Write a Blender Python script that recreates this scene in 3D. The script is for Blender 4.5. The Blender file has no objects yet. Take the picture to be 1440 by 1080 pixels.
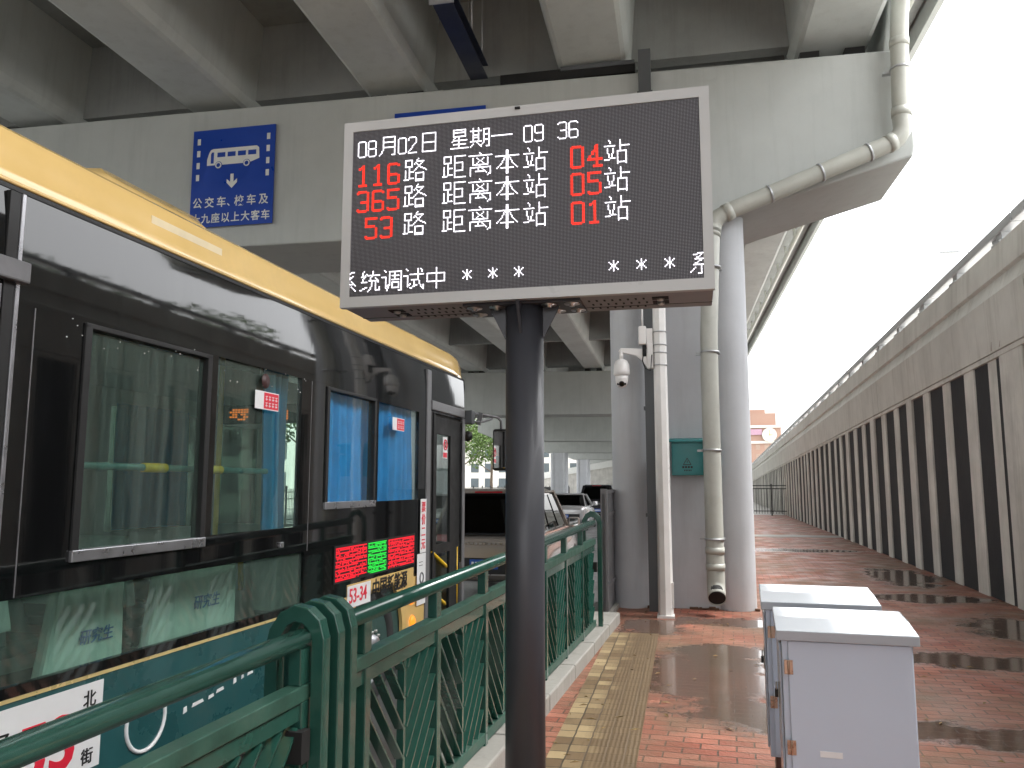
import bpy, bmesh, math, random
from math import sin, cos, radians as R, pi
from mathutils import Vector, Matrix, Euler

random.seed(7)
S = bpy.context.scene
COL = S.collection

# ------------------------------------------------------------------ camera
cam_d = bpy.data.cameras.new("camera")
cam = bpy.data.objects.new("camera", cam_d)
COL.objects.link(cam)
cam.location = (0, 0, 1.6)
cam.rotation_euler = (R(90 + 7.2124), 0, R(14.9907))
cam_d.sensor_fit = 'HORIZONTAL'
cam_d.sensor_width = 36.0
cam_d.lens = 36.0 * 1130.0 / 1440.0
cam_d.clip_start = 0.05
cam_d.clip_end = 3000
S.camera = cam

# ------------------------------------------------------------------ sky, sun, exposure
SUN_EL, SUN_AZ = 60.0, 75.0           # azimuth clockwise from +Y (high on the right)
W = bpy.data.worlds.new("World"); S.world = W; W.use_nodes = True
wn, wl = W.node_tree.nodes, W.node_tree.links
wn.clear()
w_out = wn.new('ShaderNodeOutputWorld'); w_bg = wn.new('ShaderNodeBackground')
w_sky = wn.new('ShaderNodeTexSky'); w_sky.sky_type = 'NISHITA'; w_sky.sun_disc = False
w_sky.sun_elevation = R(SUN_EL); w_sky.sun_rotation = R(SUN_AZ)
w_sky.air_density = 1.0; w_sky.dust_density = 4.0; w_sky.ozone_density = 1.0
w_hs = wn.new('ShaderNodeHueSaturation'); w_hs.inputs['Saturation'].default_value = 0.10
w_bg.inputs['Strength'].default_value = 0.15
wl.new(w_sky.outputs[0], w_hs.inputs['Color']); wl.new(w_hs.outputs[0], w_bg.inputs['Color'])
wl.new(w_bg.outputs[0], w_out.inputs['Surface'])
sun_d = bpy.data.lights.new("sun", 'SUN'); sun_d.energy = 0.6; sun_d.angle = R(16); sun_d.color = (1, .965, .91)
sun = bpy.data.objects.new("sun", sun_d); COL.objects.link(sun)
sd = Vector((sin(R(SUN_AZ)) * cos(R(SUN_EL)), cos(R(SUN_AZ)) * cos(R(SUN_EL)), sin(R(SUN_EL))))
sun.rotation_euler = sd.to_track_quat('Z', 'Y').to_euler()
sun.location = (20, -10, 30)
S.view_settings.view_transform = 'Standard'; S.view_settings.look = 'None'
S.view_settings.gamma = 1.0; S.view_settings.exposure = 2.45
S.view_settings.use_curve_mapping = False
S.cycles.max_bounces = 10; S.cycles.diffuse_bounces = 6; S.cycles.transparent_max_bounces = 12
S.cycles.glossy_bounces = 5

# ------------------------------------------------------------------ materials
def new_mat(name):
    m = bpy.data.materials.new(name); m.use_nodes = True
    n, l = m.node_tree.nodes, m.node_tree.links
    b = n['Principled BSDF']
    return m, n, l, b

def mat(name, col, rough=.6, metal=0, var=.12, scale=4.0, bump=.0, bscale=60., spec=.5, coat=0, rvar=.12,
        stretch=(1, 1, 1), dirt=None, dirt_amt=.5):
    """painted / solid surface with soft colour mottling, roughness variation and optional grime and bump"""
    m, n, l, b = new_mat(name)
    tc = n.new('ShaderNodeTexCoord'); mp = n.new('ShaderNodeMapping')
    mp.inputs['Scale'].default_value = stretch
    l.new(tc.outputs['Object'], mp.inputs['Vector'])
    nz = n.new('ShaderNodeTexNoise'); nz.inputs['Scale'].default_value = scale
    nz.inputs['Detail'].default_value = 6; nz.inputs['Roughness'].default_value = .62
    l.new(mp.outputs[0], nz.inputs['Vector'])
    cr = n.new('ShaderNodeValToRGB')
    lo = [max(0, c * (1 - var)) for c in col]; hi = [min(1, c * (1 + var)) for c in col]
    cr.color_ramp.elements[0].color = (*lo, 1); cr.color_ramp.elements[1].color = (*hi, 1)
    cr.color_ramp.elements[0].position = .3; cr.color_ramp.elements[1].position = .7
    l.new(nz.outputs['Fac'], cr.inputs[0])
    last = cr.outputs[0]
    if dirt:
        n2 = n.new('ShaderNodeTexNoise'); n2.inputs['Scale'].default_value = scale * .55; n2.inputs['Detail'].default_value = 9
        n2.inputs['Roughness'].default_value = .72
        l.new(mp.outputs[0], n2.inputs['Vector'])
        r2 = n.new('ShaderNodeValToRGB'); r2.color_ramp.elements[0].position = .52; r2.color_ramp.elements[1].position = .74
        r2.color_ramp.elements[1].color = (dirt_amt, dirt_amt, dirt_amt, 1)
        l.new(n2.outputs['Fac'], r2.inputs[0])
        mx = n.new('ShaderNodeMix'); mx.data_type = 'RGBA'
        l.new(r2.outputs[0], mx.inputs[0]); l.new(last, mx.inputs[6]); mx.inputs[7].default_value = (*dirt, 1)
        last = mx.outputs[2]
    l.new(last, b.inputs['Base Color'])
    mr = n.new('ShaderNodeMapRange'); mr.inputs[3].default_value = max(.02, rough - rvar); mr.inputs[4].default_value = min(1, rough + rvar)
    mr.inputs[1].default_value = .3; mr.inputs[2].default_value = .7
    l.new(nz.outputs['Fac'], mr.inputs[0]); l.new(mr.outputs[0], b.inputs['Roughness'])
    b.inputs['Metallic'].default_value = metal
    b.inputs['Specular IOR Level'].default_value = spec
    if coat:
        b.inputs['Coat Weight'].default_value = coat; b.inputs['Coat Roughness'].default_value = .05
    if bump:
        n3 = n.new('ShaderNodeTexNoise'); n3.inputs['Scale'].default_value = bscale; n3.inputs['Detail'].default_value = 5
        l.new(mp.outputs[0], n3.inputs['Vector'])
        bp = n.new('ShaderNodeBump'); bp.inputs['Strength'].default_value = bump; bp.inputs['Distance'].default_value = .01
        l.new(n3.outputs['Fac'], bp.inputs['Height']); l.new(bp.outputs[0], b.inputs['Normal'])
    return m

def glass(name, tint, ior=1.5, wav=0.0, film=0.0):
    m = bpy.data.materials.new(name); m.use_nodes = True
    n, l = m.node_tree.nodes, m.node_tree.links; n.clear()
    o = n.new('ShaderNodeOutputMaterial'); mx = n.new('ShaderNodeMixShader')
    t = n.new('ShaderNodeBsdfTransparent'); t.inputs[0].default_value = (*tint, 1)
    g = n.new('ShaderNodeBsdfGlossy'); g.inputs['Roughness'].default_value = .015
    f = n.new('ShaderNodeFresnel')
    ge = n.new('ShaderNodeNewGeometry'); mi = n.new('ShaderNodeMath'); mi.operation = 'MULTIPLY_ADD'      # same reflectance from either side of the sheet
    mi.inputs[1].default_value = 1 / ior - ior; mi.inputs[2].default_value = ior
    l.new(ge.outputs['Backfacing'], mi.inputs[0]); l.new(mi.outputs[0], f.inputs['IOR'])
    l.new(f.outputs[0], mx.inputs[0]); l.new(t.outputs[0], mx.inputs[1]); l.new(g.outputs[0], mx.inputs[2])
    l.new(mx.outputs[0], o.inputs[0])
    if film:        # dried rain streaks and dust on the pane
        tf = n.new('ShaderNodeTexCoord'); mpf = n.new('ShaderNodeMapping'); mpf.inputs['Scale'].default_value = (1, 14, .55)
        l.new(tf.outputs['Object'], mpf.inputs['Vector'])
        nf = n.new('ShaderNodeTexNoise'); nf.inputs['Scale'].default_value = 1.5; nf.inputs['Detail'].default_value = 8; nf.inputs['Roughness'].default_value = .65
        l.new(mpf.outputs[0], nf.inputs['Vector'])
        rf = n.new('ShaderNodeMapRange'); rf.inputs[1].default_value = .35; rf.inputs[2].default_value = .75; rf.inputs[3].default_value = film * .4; rf.inputs[4].default_value = film * 1.8
        l.new(nf.outputs['Fac'], rf.inputs[0])
        df = n.new('ShaderNodeBsdfDiffuse'); df.inputs[0].default_value = (.36, .46, .41, 1)
        m2 = n.new('ShaderNodeMixShader'); l.new(rf.outputs[0], m2.inputs[0]); l.new(mx.outputs[0], m2.inputs[1]); l.new(df.outputs[0], m2.inputs[2]); l.new(m2.outputs[0], o.inputs[0])
    if wav:
        tc = n.new('ShaderNodeTexCoord'); nz = n.new('ShaderNodeTexNoise'); nz.inputs['Scale'].default_value = 2.5
        l.new(tc.outputs['Object'], nz.inputs['Vector'])
        bp = n.new('ShaderNodeBump'); bp.inputs['Strength'].default_value = wav; bp.inputs['Distance'].default_value = .02
        l.new(nz.outputs['Fac'], bp.inputs['Height']); l.new(bp.outputs[0], g.inputs['Normal']); l.new(bp.outputs[0], f.inputs['Normal'])
    return m

def emit(name, col, strength):
    m, n, l, b = new_mat(name)
    b.inputs['Base Color'].default_value = (*[c * .3 for c in col], 1)
    b.inputs['Emission Color'].default_value = (*col, 1); b.inputs['Emission Strength'].default_value = strength
    b.inputs['Roughness'].default_value = .5
    return m

def concrete(name, col, var=.10, streak=.35, joints=None, dark=(.10, .095, .085)):
    """painted concrete: broad mottling, vertical water streaks, fine pitting"""
    m, n, l, b = new_mat(name)
    tc = n.new('ShaderNodeTexCoord')
    nz = n.new('ShaderNodeTexNoise'); nz.inputs['Scale'].default_value = .9; nz.inputs['Detail'].default_value = 8; nz.inputs['Roughness'].default_value = .65
    l.new(tc.outputs['Object'], nz.inputs['Vector'])
    cr = n.new('ShaderNodeValToRGB')
    cr.color_ramp.elements[0].position = .3; cr.color_ramp.elements[1].position = .72
    cr.color_ramp.elements[0].color = (*[c * (1 - var) for c in col], 1); cr.color_ramp.elements[1].color = (*[c * (1 + var) for c in col], 1)
    l.new(nz.outputs['Fac'], cr.inputs[0])
    mp = n.new('ShaderNodeMapping'); mp.inputs['Scale'].default_value = (3.2, 3.2, .22)
    l.new(tc.outputs['Object'], mp.inputs['Vector'])
    ns = n.new('ShaderNodeTexNoise'); ns.inputs['Scale'].default_value = 1.6; ns.inputs['Detail'].default_value = 7; ns.inputs['Roughness'].default_value = .7
    l.new(mp.outputs[0], ns.inputs['Vector'])
    rs = n.new('ShaderNodeValToRGB'); rs.color_ramp.elements[0].position = .5; rs.color_ramp.elements[1].position = .82
    rs.color_ramp.elements[1].color = (streak, streak, streak, 1)
    l.new(ns.outputs['Fac'], rs.inputs[0])
    mx = n.new('ShaderNodeMix'); mx.data_type = 'RGBA'; mx.inputs[7].default_value = (*dark, 1)
    l.new(rs.outputs[0], mx.inputs[0]); l.new(cr.outputs[0], mx.inputs[6])
    l.new(mx.outputs[2], b.inputs['Base Color'])
    b.inputs['Roughness'].default_value = .72; b.inputs['Specular IOR Level'].default_value = .35
    n3 = n.new('ShaderNodeTexNoise'); n3.inputs['Scale'].default_value = 45; n3.inputs['Detail'].default_value = 4
    l.new(tc.outputs['Object'], n3.inputs['Vector'])
    bp = n.new('ShaderNodeBump'); bp.inputs['Strength'].default_value = .12; bp.inputs['Distance'].default_value = .01
    l.new(n3.outputs['Fac'], bp.inputs['Height']); l.new(bp.outputs[0], b.inputs['Normal'])
    return m

def paving(name):
    """wet red clay pavers, dirty joints, shallow standing water in hollows"""
    m, n, l, b = new_mat(name)
    tc = n.new('ShaderNodeTexCoord')
    br = n.new('ShaderNodeTexBrick'); br.inputs['Scale'].default_value = 1.0
    br.inputs['Brick Width'].default_value = .215; br.inputs['Row Height'].default_value = .108
    br.inputs['Mortar Size'].default_value = .006; br.inputs['Mortar Smooth'].default_value = .25
    br.inputs['Color1'].default_value = (.26, .080, .052, 1); br.inputs['Color2'].default_value = (.43, .185, .125, 1)
    br.inputs['Mortar'].default_value = (.075, .055, .042, 1); br.inputs['Bias'].default_value = -.25
    wob = n.new('ShaderNodeTexNoise'); wob.inputs['Scale'].default_value = 6; l.new(tc.outputs['Object'], wob.inputs['Vector'])
    wm = n.new('ShaderNodeVectorMath'); wm.operation = 'MULTIPLY_ADD'
    wm.inputs[1].default_value = (.012, .012, 0); l.new(wob.outputs['Color'], wm.inputs[0]); l.new(tc.outputs['Object'], wm.inputs[2])
    l.new(wm.outputs[0], br.inputs['Vector'])
    # patches of grime / faded bricks
    ng = n.new('ShaderNodeTexNoise'); ng.inputs['Scale'].default_value = .8; ng.inputs['Detail'].default_value = 9; ng.inputs['Roughness'].default_value = .68
    l.new(tc.outputs['Object'], ng.inputs['Vector'])
    rg = n.new('ShaderNodeValToRGB'); rg.color_ramp.elements[0].position = .37; rg.color_ramp.elements[1].position = .64
    rg.color_ramp.elements[1].color = (.92, .92, .92, 1)
    l.new(ng.outputs['Fac'], rg.inputs[0])
    mg = n.new('ShaderNodeMix'); mg.data_type = 'RGBA'; mg.inputs[7].default_value = (.155, .105, .068, 1)
    l.new(rg.outputs[0], mg.inputs[0]); l.new(br.outputs['Color'], mg.inputs[6])
    # pools of water: a few ellipses broken up by noise
    nw = n.new('ShaderNodeTexNoise'); nw.inputs['Scale'].default_value = 2.1; nw.inputs['Detail'].default_value = 10; nw.inputs['Roughness'].default_value = .7
    l.new(tc.outputs['Object'], nw.inputs['Vector'])
    pools = [(-.18, 7.25, .66, 1.1), (.15, 6.15, .45, .42), (-.05, 8.3, .5, .35), (.4, 10.1, 1.1, .35), (2.35, 8.45, 1.5, .34), (1.9, 6.0, 1.2, .26),
             (2.6, 12.9, 1.0, .45), (3.2, 10.3, .55, .9), (1.6, 21.5, 1.4, .5), (-.9, 9.6, .35, .6), (2.9, 15.8, .5, 1.4)]
    acc = None
    for (px, py, ax, ay) in pools:
        sb = n.new('ShaderNodeVectorMath'); sb.operation = 'SUBTRACT'; sb.inputs[1].default_value = (px, py, 0)
        l.new(tc.outputs['Object'], sb.inputs[0])
        ml = n.new('ShaderNodeVectorMath'); ml.operation = 'MULTIPLY'; ml.inputs[1].default_value = (1 / ax, 1 / ay, 0)
        l.new(sb.outputs[0], ml.inputs[0])
        ln = n.new('ShaderNodeVectorMath'); ln.operation = 'LENGTH'; l.new(ml.outputs[0], ln.inputs[0])
        if acc is None: acc = ln.outputs['Value']
        else:
            mn = n.new('ShaderNodeMath'); mn.operation = 'MINIMUM'; l.new(acc, mn.inputs[0]); l.new(ln.outputs['Value'], mn.inputs[1]); acc = mn.outputs[0]
    mm = n.new('ShaderNodeMath'); mm.operation = 'MULTIPLY_ADD'; mm.inputs[1].default_value = 2.6
    l.new(nw.outputs['Fac'], mm.inputs[0]); l.new(acc, mm.inputs[2])
    pr = n.new('ShaderNodeMapRange'); pr.inputs[1].default_value = 2.6; pr.inputs[2].default_value = 2.15
    pr.inputs[3].default_value = 0; pr.inputs[4].default_value = 1; pr.clamp = True
    l.new(mm.outputs[0], pr.inputs[0])
    mw = n.new('ShaderNodeMix'); mw.data_type = 'RGBA'; mw.inputs[7].default_value = (.060, .048, .036, 1)
    pw = n.new('ShaderNodeMath'); pw.operation = 'MULTIPLY'; pw.inputs[1].default_value = .8; l.new(pr.outputs[0], pw.inputs[0])
    l.new(pw.outputs[0], mw.inputs[0]); l.new(mg.outputs[2], mw.inputs[6])
    l.new(mw.outputs[2], b.inputs['Base Color'])
    # damp sheen
    nr = n.new('ShaderNodeTexNoise'); nr.inputs['Scale'].default_value = 2.2; nr.inputs['Detail'].default_value = 7
    l.new(tc.outputs['Object'], nr.inputs['Vector'])
    rr = n.new('ShaderNodeMapRange'); rr.inputs[1].default_value = .35; rr.inputs[2].default_value = .68; rr.inputs[3].default_value = .40; rr.inputs[4].default_value = .80
    b.inputs['Specular IOR Level'].default_value = .27
    l.new(nr.outputs['Fac'], rr.inputs[0])
    rmx = n.new('ShaderNodeMix'); rmx.data_type = 'FLOAT'; rmx.inputs[3].default_value = .11
    l.new(pr.outputs[0], rmx.inputs[0]); l.new(rr.outputs[0], rmx.inputs[2]); l.new(rmx.outputs[0], b.inputs['Roughness'])
    # relief
    nf = n.new('ShaderNodeTexNoise'); nf.inputs['Scale'].default_value = 38; nf.inputs['Detail'].default_value = 5
    l.new(tc.outputs['Object'], nf.inputs['Vector'])
    hs = n.new('ShaderNodeMath'); hs.operation = 'MULTIPLY_ADD'; hs.inputs[1].default_value = -1.0
    l.new(br.outputs['Fac'], hs.inputs[0])
    nfm = n.new('ShaderNodeMath'); nfm.operation = 'MULTIPLY'; nfm.inputs[1].default_value = .55; l.new(nf.outputs['Fac'], nfm.inputs[0])
    l.new(nfm.outputs[0], hs.inputs[2])
    iv = n.new('ShaderNodeMath'); iv.operation = 'SUBTRACT'; iv.inputs[0].default_value = 1.04; l.new(pr.outputs[0], iv.inputs[1])
    hm = n.new('ShaderNodeMath'); hm.operation = 'MULTIPLY'; l.new(hs.outputs[0], hm.inputs[0]); l.new(iv.outputs[0], hm.inputs[1])
    bp = n.new('ShaderNodeBump'); bp.inputs['Strength'].default_value = .8; bp.inputs['Distance'].default_value = .01
    l.new(hm.outputs[0], bp.inputs['Height']); l.new(bp.outputs[0], b.inputs['Normal'])
    return m

def tactile(name):
    """guide strip: two files of worn yellow setts and a muddy ribbed file"""
    m, n, l, b = new_mat(name)
    tc = n.new('ShaderNodeTexCoord')
    wob = n.new('ShaderNodeTexNoise'); wob.inputs['Scale'].default_value = 7; l.new(tc.outputs['Object'], wob.inputs['Vector'])
    wm = n.new('ShaderNodeVectorMath'); wm.operation = 'MULTIPLY_ADD'; wm.inputs[1].default_value = (.014, .014, 0)
    l.new(wob.outputs['Color'], wm.inputs[0]); l.new(tc.outputs['Object'], wm.inputs[2])
    br = n.new('ShaderNodeTexBrick'); br.offset = 0.0; br.inputs['Scale'].default_value = 1
    br.inputs['Brick Width'].default_value = .115; br.inputs['Row Height'].default_value = .14
    br.inputs['Mortar Size'].default_value = .006; br.inputs['Mortar Smooth'].default_value = .3; br.inputs['Bias'].default_value = -.1
    br.inputs['Color1'].default_value = (.15, .10, .055, 1); br.inputs['Color2'].default_value = (.44, .34, .19, 1)
    br.inputs['Mortar'].default_value = (.045, .035, .025, 1)
    l.new(wm.outputs[0], br.inputs['Vector'])
    nz = n.new('ShaderNodeTexNoise'); nz.inputs['Scale'].default_value = 1.9; nz.inputs['Detail'].default_value = 9; nz.inputs['Roughness'].default_value = .72
    l.new(tc.outputs['Object'], nz.inputs['Vector'])
    sx = n.new('ShaderNodeSeparateXYZ'); l.new(tc.outputs['Object'], sx.inputs[0])
    ad = n.new('ShaderNodeMath'); ad.operation = 'MULTIPLY_ADD'; ad.inputs[1].default_value = .35; l.new(nz.outputs['Fac'], ad.inputs[0]); l.new(sx.outputs[0], ad.inputs[2])
    mr = n.new('ShaderNodeMapRange'); mr.inputs[1].default_value = .10; mr.inputs[2].default_value = .26; mr.inputs[3].default_value = .10; mr.inputs[4].default_value = .9
    l.new(ad.outputs[0], mr.inputs[0])
    mg = n.new('ShaderNodeMix'); mg.data_type = 'RGBA'; mg.inputs[7].default_value = (.125, .085, .048, 1)
    l.new(mr.outputs[0], mg.inputs[0]); l.new(br.outputs['Color'], mg.inputs[6]); l.new(mg.outputs[2], b.inputs['Base Color'])
    wv = n.new('ShaderNodeTexWave'); wv.bands_direction = 'X'; wv.inputs['Scale'].default_value = 11; wv.inputs['Distortion'].default_value = 2.0
    l.new(tc.outputs['Object'], wv.inputs['Vector'])
    wvm = n.new('ShaderNodeMath'); wvm.operation = 'MULTIPLY'; l.new(wv.outputs['Fac'], wvm.inputs[0]); l.new(mr.outputs[0], wvm.inputs[1])
    hs = n.new('ShaderNodeMath'); hs.operation = 'MULTIPLY_ADD'; hs.inputs[1].default_value = -2.5
    l.new(br.outputs['Fac'], hs.inputs[0]); l.new(wvm.outputs[0], hs.inputs[2])
    bp = n.new('ShaderNodeBump'); bp.inputs['Strength'].default_value = .35; bp.inputs['Distance'].default_value = .006
    l.new(hs.outputs[0], bp.inputs['Height']); l.new(bp.outputs[0], b.inputs['Normal'])
    b.inputs['Roughness'].default_value = .42
    return m

def led_panel(name, pitch):
    """unlit LED matrix: pale pin-head lamps on a black louvre"""
    m, n, l, b = new_mat(name)
    tc = n.new('ShaderNodeTexCoord'); sc = n.new('ShaderNodeVectorMath'); sc.operation = 'SCALE'; sc.inputs['Scale'].default_value = 1 / pitch
    l.new(tc.outputs['Object'], sc.inputs[0])
    fr = n.new('ShaderNodeVectorMath'); fr.operation = 'FRACTION'; l.new(sc.outputs[0], fr.inputs[0])
    sb = n.new('ShaderNodeVectorMath'); sb.operation = 'SUBTRACT'; sb.inputs[1].default_value = (.5, .5, .5); l.new(fr.outputs[0], sb.inputs[0])
    ml = n.new('ShaderNodeVectorMath'); ml.operation = 'MULTIPLY'; ml.inputs[1].default_value = (1, 0, 1); l.new(sb.outputs[0], ml.inputs[0])
    ln = n.new('ShaderNodeVectorMath'); ln.operation = 'LENGTH'; l.new(ml.outputs[0], ln.inputs[0])
    mr = n.new('ShaderNodeMapRange'); mr.inputs[1].default_value = .31; mr.inputs[2].default_value = .24; mr.inputs[3].default_value = 0; mr.inputs[4].default_value = 1
    l.new(ln.outputs['Value'], mr.inputs[0])
    mx = n.new('ShaderNodeMix'); mx.data_type = 'RGBA'; mx.inputs[6].default_value = (.018, .017, .02, 1); mx.inputs[7].default_value = (.27, .255, .28, 1)
    l.new(mr.outputs[0], mx.inputs[0]); l.new(mx.outputs[2], b.inputs['Base Color'])
    b.inputs['Roughness'].default_value = .5
    return m

M = {}
M['beam'] = concrete('beam_paint', (.465, .485, .47), .07, .22, dark=(.17, .17, .16))
M['girder'] = concrete('girder_concrete', (.52, .545, .53), .09, .25, dark=(.2, .19, .17))
M['shadeconc'] = concrete('shade_dark_concrete', (.30, .31, .30), .14, .4, dark=(.12, .115, .10))  # deck and diaphragm concrete darkened: shade of the girder bays put into the colour
M['pier'] = concrete('pier_paint', (.55, .565, .59), .08, .3, dark=(.22, .22, .22))
M['wallbeam'] = concrete('wall_concrete', (.56, .55, .515), .13, .5, dark=(.2, .18, .15))
M['pile'] = concrete('pile_concrete', (.56, .545, .505), .22, .62, dark=(.2, .19, .16))
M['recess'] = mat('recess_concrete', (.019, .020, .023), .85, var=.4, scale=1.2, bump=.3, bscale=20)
M['paving'] = paving('wet_red_pavers')
M['tactile'] = tactile('yellow_tactile_pavers')
M['asphalt'] = mat('wet_asphalt', (.11, .11, .112), .38, var=.3, scale=1.5, bump=.3, bscale=120, rvar=.15)
M['ground'] = mat('dry_ground', (.30, .29, .27), .9, var=.3, scale=.2)
M['kerb'] = concrete('kerb_stone', (.30, .29, .265), .14, .5)
M['rail'] = mat('green_enamel', (.020, .080, .060), .2, var=.12, scale=14, coat=.7, bump=.02, bscale=90, rvar=.06)
M['rail_dirty'] = mat('green_enamel_dusty', (.03, .085, .062), .42, var=.3, scale=7, dirt=(.13, .15, .12), dirt_amt=.45, bump=.05)
M['bezel'] = mat('silver_grey_paint', (.50, .50, .49), .36, var=.04, scale=3)
M['housing'] = mat('grey_sheet_metal', (.235, .23, .235), .45, var=.08, scale=5)
M['slot'] = mat('vent_black', (.008, .008, .008), .8)
M['post'] = mat('charcoal_powder_coat', (.042, .044, .053), .5, var=.06, scale=2, coat=.1)
M['bolt'] = mat('zinc', (.55, .54, .52), .35, metal=.9, var=.15, scale=30)
M['ledpanel'] = led_panel('unlit_led_matrix', .00595)
M['ledwhite'] = emit('led_white', (.95, .92, 1.0), .75)
M['ledred'] = emit('led_red', (1.0, .030, .012), .42)
M['ledgreen'] = emit('led_green', (.02, .9, .07), .22)
M['ledbusred'] = emit('led_bus_red', (1.0, .012, .03), .26)
M['busblack'] = mat('black_glossy_cladding', (.006, .0065, .007), .045, var=.3, scale=2, spec=.6, rvar=.02, bump=.012, bscale=3, stretch=(1, 5, .6), dirt=(.035, .04, .037), dirt_amt=.55)
M['busyellow'] = mat('yellow_bus_paint', (.77, .53, .20), .16, var=.05, scale=2, coat=.5, dirt=(.5, .36, .17), dirt_amt=.35)
M['busteal'] = mat('dark_teal_bus_paint', (.018, .088, .092), .3, var=.18, scale=3, coat=.4, dirt=(.09, .13, .12), dirt_amt=.5)
M['gold'] = mat('gold_trim', (.78, .62, .28), .3, metal=.3)
M['trimgrey'] = mat('grey_rubber_trim', (.15, .15, .155), .42, var=.2, scale=6)
M['alu'] = mat('aluminium_frame', (.42, .42, .44), .32, metal=.8, var=.1, scale=9)
M['rubber'] = mat('black_rubber', (.012, .012, .012), .6)
M['tyre'] = mat('tyre', (.03, .03, .03), .8, var=.3, scale=20, bump=.3)
M['glass'] = glass('tinted_bus_glass', (.78, .89, .85), 1.55, .05, .075)
M['curtainglass'] = glass('curtain_glass', (.90, .95, .97), 1.42, .04, .03)
M['darkglass'] = glass('far_side_glass', (.17, .22, .20), 1.5)
M['clearglass'] = glass('door_glass', (.86, .9, .88), 1.45)
M['carglass'] = glass('dark_car_glass', (.10, .11, .12), 1.55)
M['curtain'] = mat('blue_curtain', (.03, .30, .62), .8, var=.15, scale=5, spec=.1)
M['seatcover'] = mat('pale_green_seat_cover', (.66, .77, .69), .7, var=.08, scale=6)
M['seat'] = mat('dark_green_seat', (.03, .07, .06), .6)
M['interior'] = mat('pale_interior_panel', (.50, .55, .52), .55)
M['busfloor'] = mat('dark_bus_floor', (.05, .05, .05), .7)
M['yellowtube'] = mat('yellow_grab_rail', (.85, .52, .02), .35)
M['tealbar'] = mat('teal_grab_rail', (.09, .22, .20), .35)
M['white'] = mat('white_vinyl', (.82, .82, .82), .4, var=.03)
M['red'] = mat('red_vinyl', (.75, .02, .05), .4)
M['bluetext'] = mat('blue_print', (.05, .16, .42), .5)
M['black'] = mat('black_print', (.012, .012, .012), .5)
M['signblue'] = mat('sign_blue', (.010, .055, .36), .35, var=.08, scale=2)
M['signwhite'] = mat('sign_white', (.74, .75, .72), .4, var=.04)
M['amber'] = emit('amber_lamp', (1.0, .26, .02), .3)
M['cabinet'] = mat('white_powder_coat', (.55, .62, .73), .22, var=.02, scale=2, coat=.25, rvar=.03)
M['cabroof'] = mat('white_steel_roof', (.40, .43, .47), .12, var=.02, scale=2, coat=.35, rvar=.03)
M['plinth'] = mat('brown_brick_plinth', (.13, .06, .045), .7, var=.3, scale=8, bump=.4, bscale=30)
M['hinge'] = mat('brass_hinge', (.50, .34, .25), .32, metal=.8, var=.2, scale=30)
M['poleWhite'] = mat('white_pole_paint', (.80, .79, .77), .38, var=.04, scale=4, dirt=(.55, .53, .48), dirt_amt=.4)
M['camwhite'] = mat('camera_white_plastic', (.82, .80, .78), .35, var=.03)
M['pipe'] = mat('beige_grey_pvc', (.46, .465, .42), .4, var=.08, scale=3, dirt=(.28, .26, .22), dirt_amt=.4)
M['tealbox'] = mat('teal_box_paint', (.025, .22, .225), .4, var=.08, scale=4)
M['duct'] = mat('dark_grey_duct', (.085, .09, .095), .5, var=.1, scale=3)
M['navy'] = mat('navy_steel', (.014, .018, .035), .45, var=.2, scale=4)
M['hoard'] = mat('grey_steel_panel', (.17, .17, .175), .5, var=.12, scale=3)
M['galv'] = mat('galvanised_steel', (.42, .43, .44), .4, metal=.4, var=.12, scale=5)
M['iron'] = mat('black_iron', (.02, .022, .024), .5)
M['suv'] = mat('champagne_car_paint', (.42, .38, .34), .25, metal=.5, coat=.7, var=.02, rvar=.02)
M['silver'] = mat('silver_car_paint', (.52, .52, .52), .25, metal=.5, coat=.7, var=.02, rvar=.02)
M['darkcar'] = mat('dark_car_paint', (.02, .02, .024), .2, coat=.8, var=.03, rvar=.02)
M['tail'] = emit('tail_lamp', (1, .04, .02), .2)
M['brake'] = mat('red_lens', (.35, .01, .02), .2, coat=.5)
M['plate'] = mat('blue_plate', (.02, .10, .42), .35)
M['mirror'] = mat('mirror_face', (.8, .8, .8), .03, metal=1, var=0, rvar=.01)
M['tower'] = mat('orange_stone', (.36, .23, .175), .8, var=.1, scale=.05)
M['towerwin'] = mat('tower_window', (.36, .26, .2), .4)
M['pale'] = mat('pale_render', (.62, .60, .55), .8, var=.08, scale=.3)
M['winglass'] = mat('window_glass_dark', (.08, .10, .11), .15)
M['leaf'] = mat('leaves', (.075, .13, .028), .6, var=.5, scale=1.1, spec=.25)
M['bark'] = mat('bark', (.12, .09, .065), .9, var=.3, scale=6)
M['lampmetal'] = mat('lamp_grey', (.35, .36, .37), .4, metal=.4)
M['rust'] = mat('rust_stain', (.15, .085, .055), .9, var=.4, scale=12)
M['litter'] = mat('dry_leaf', (.22, .15, .06), .8, var=.4, scale=30)

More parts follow.
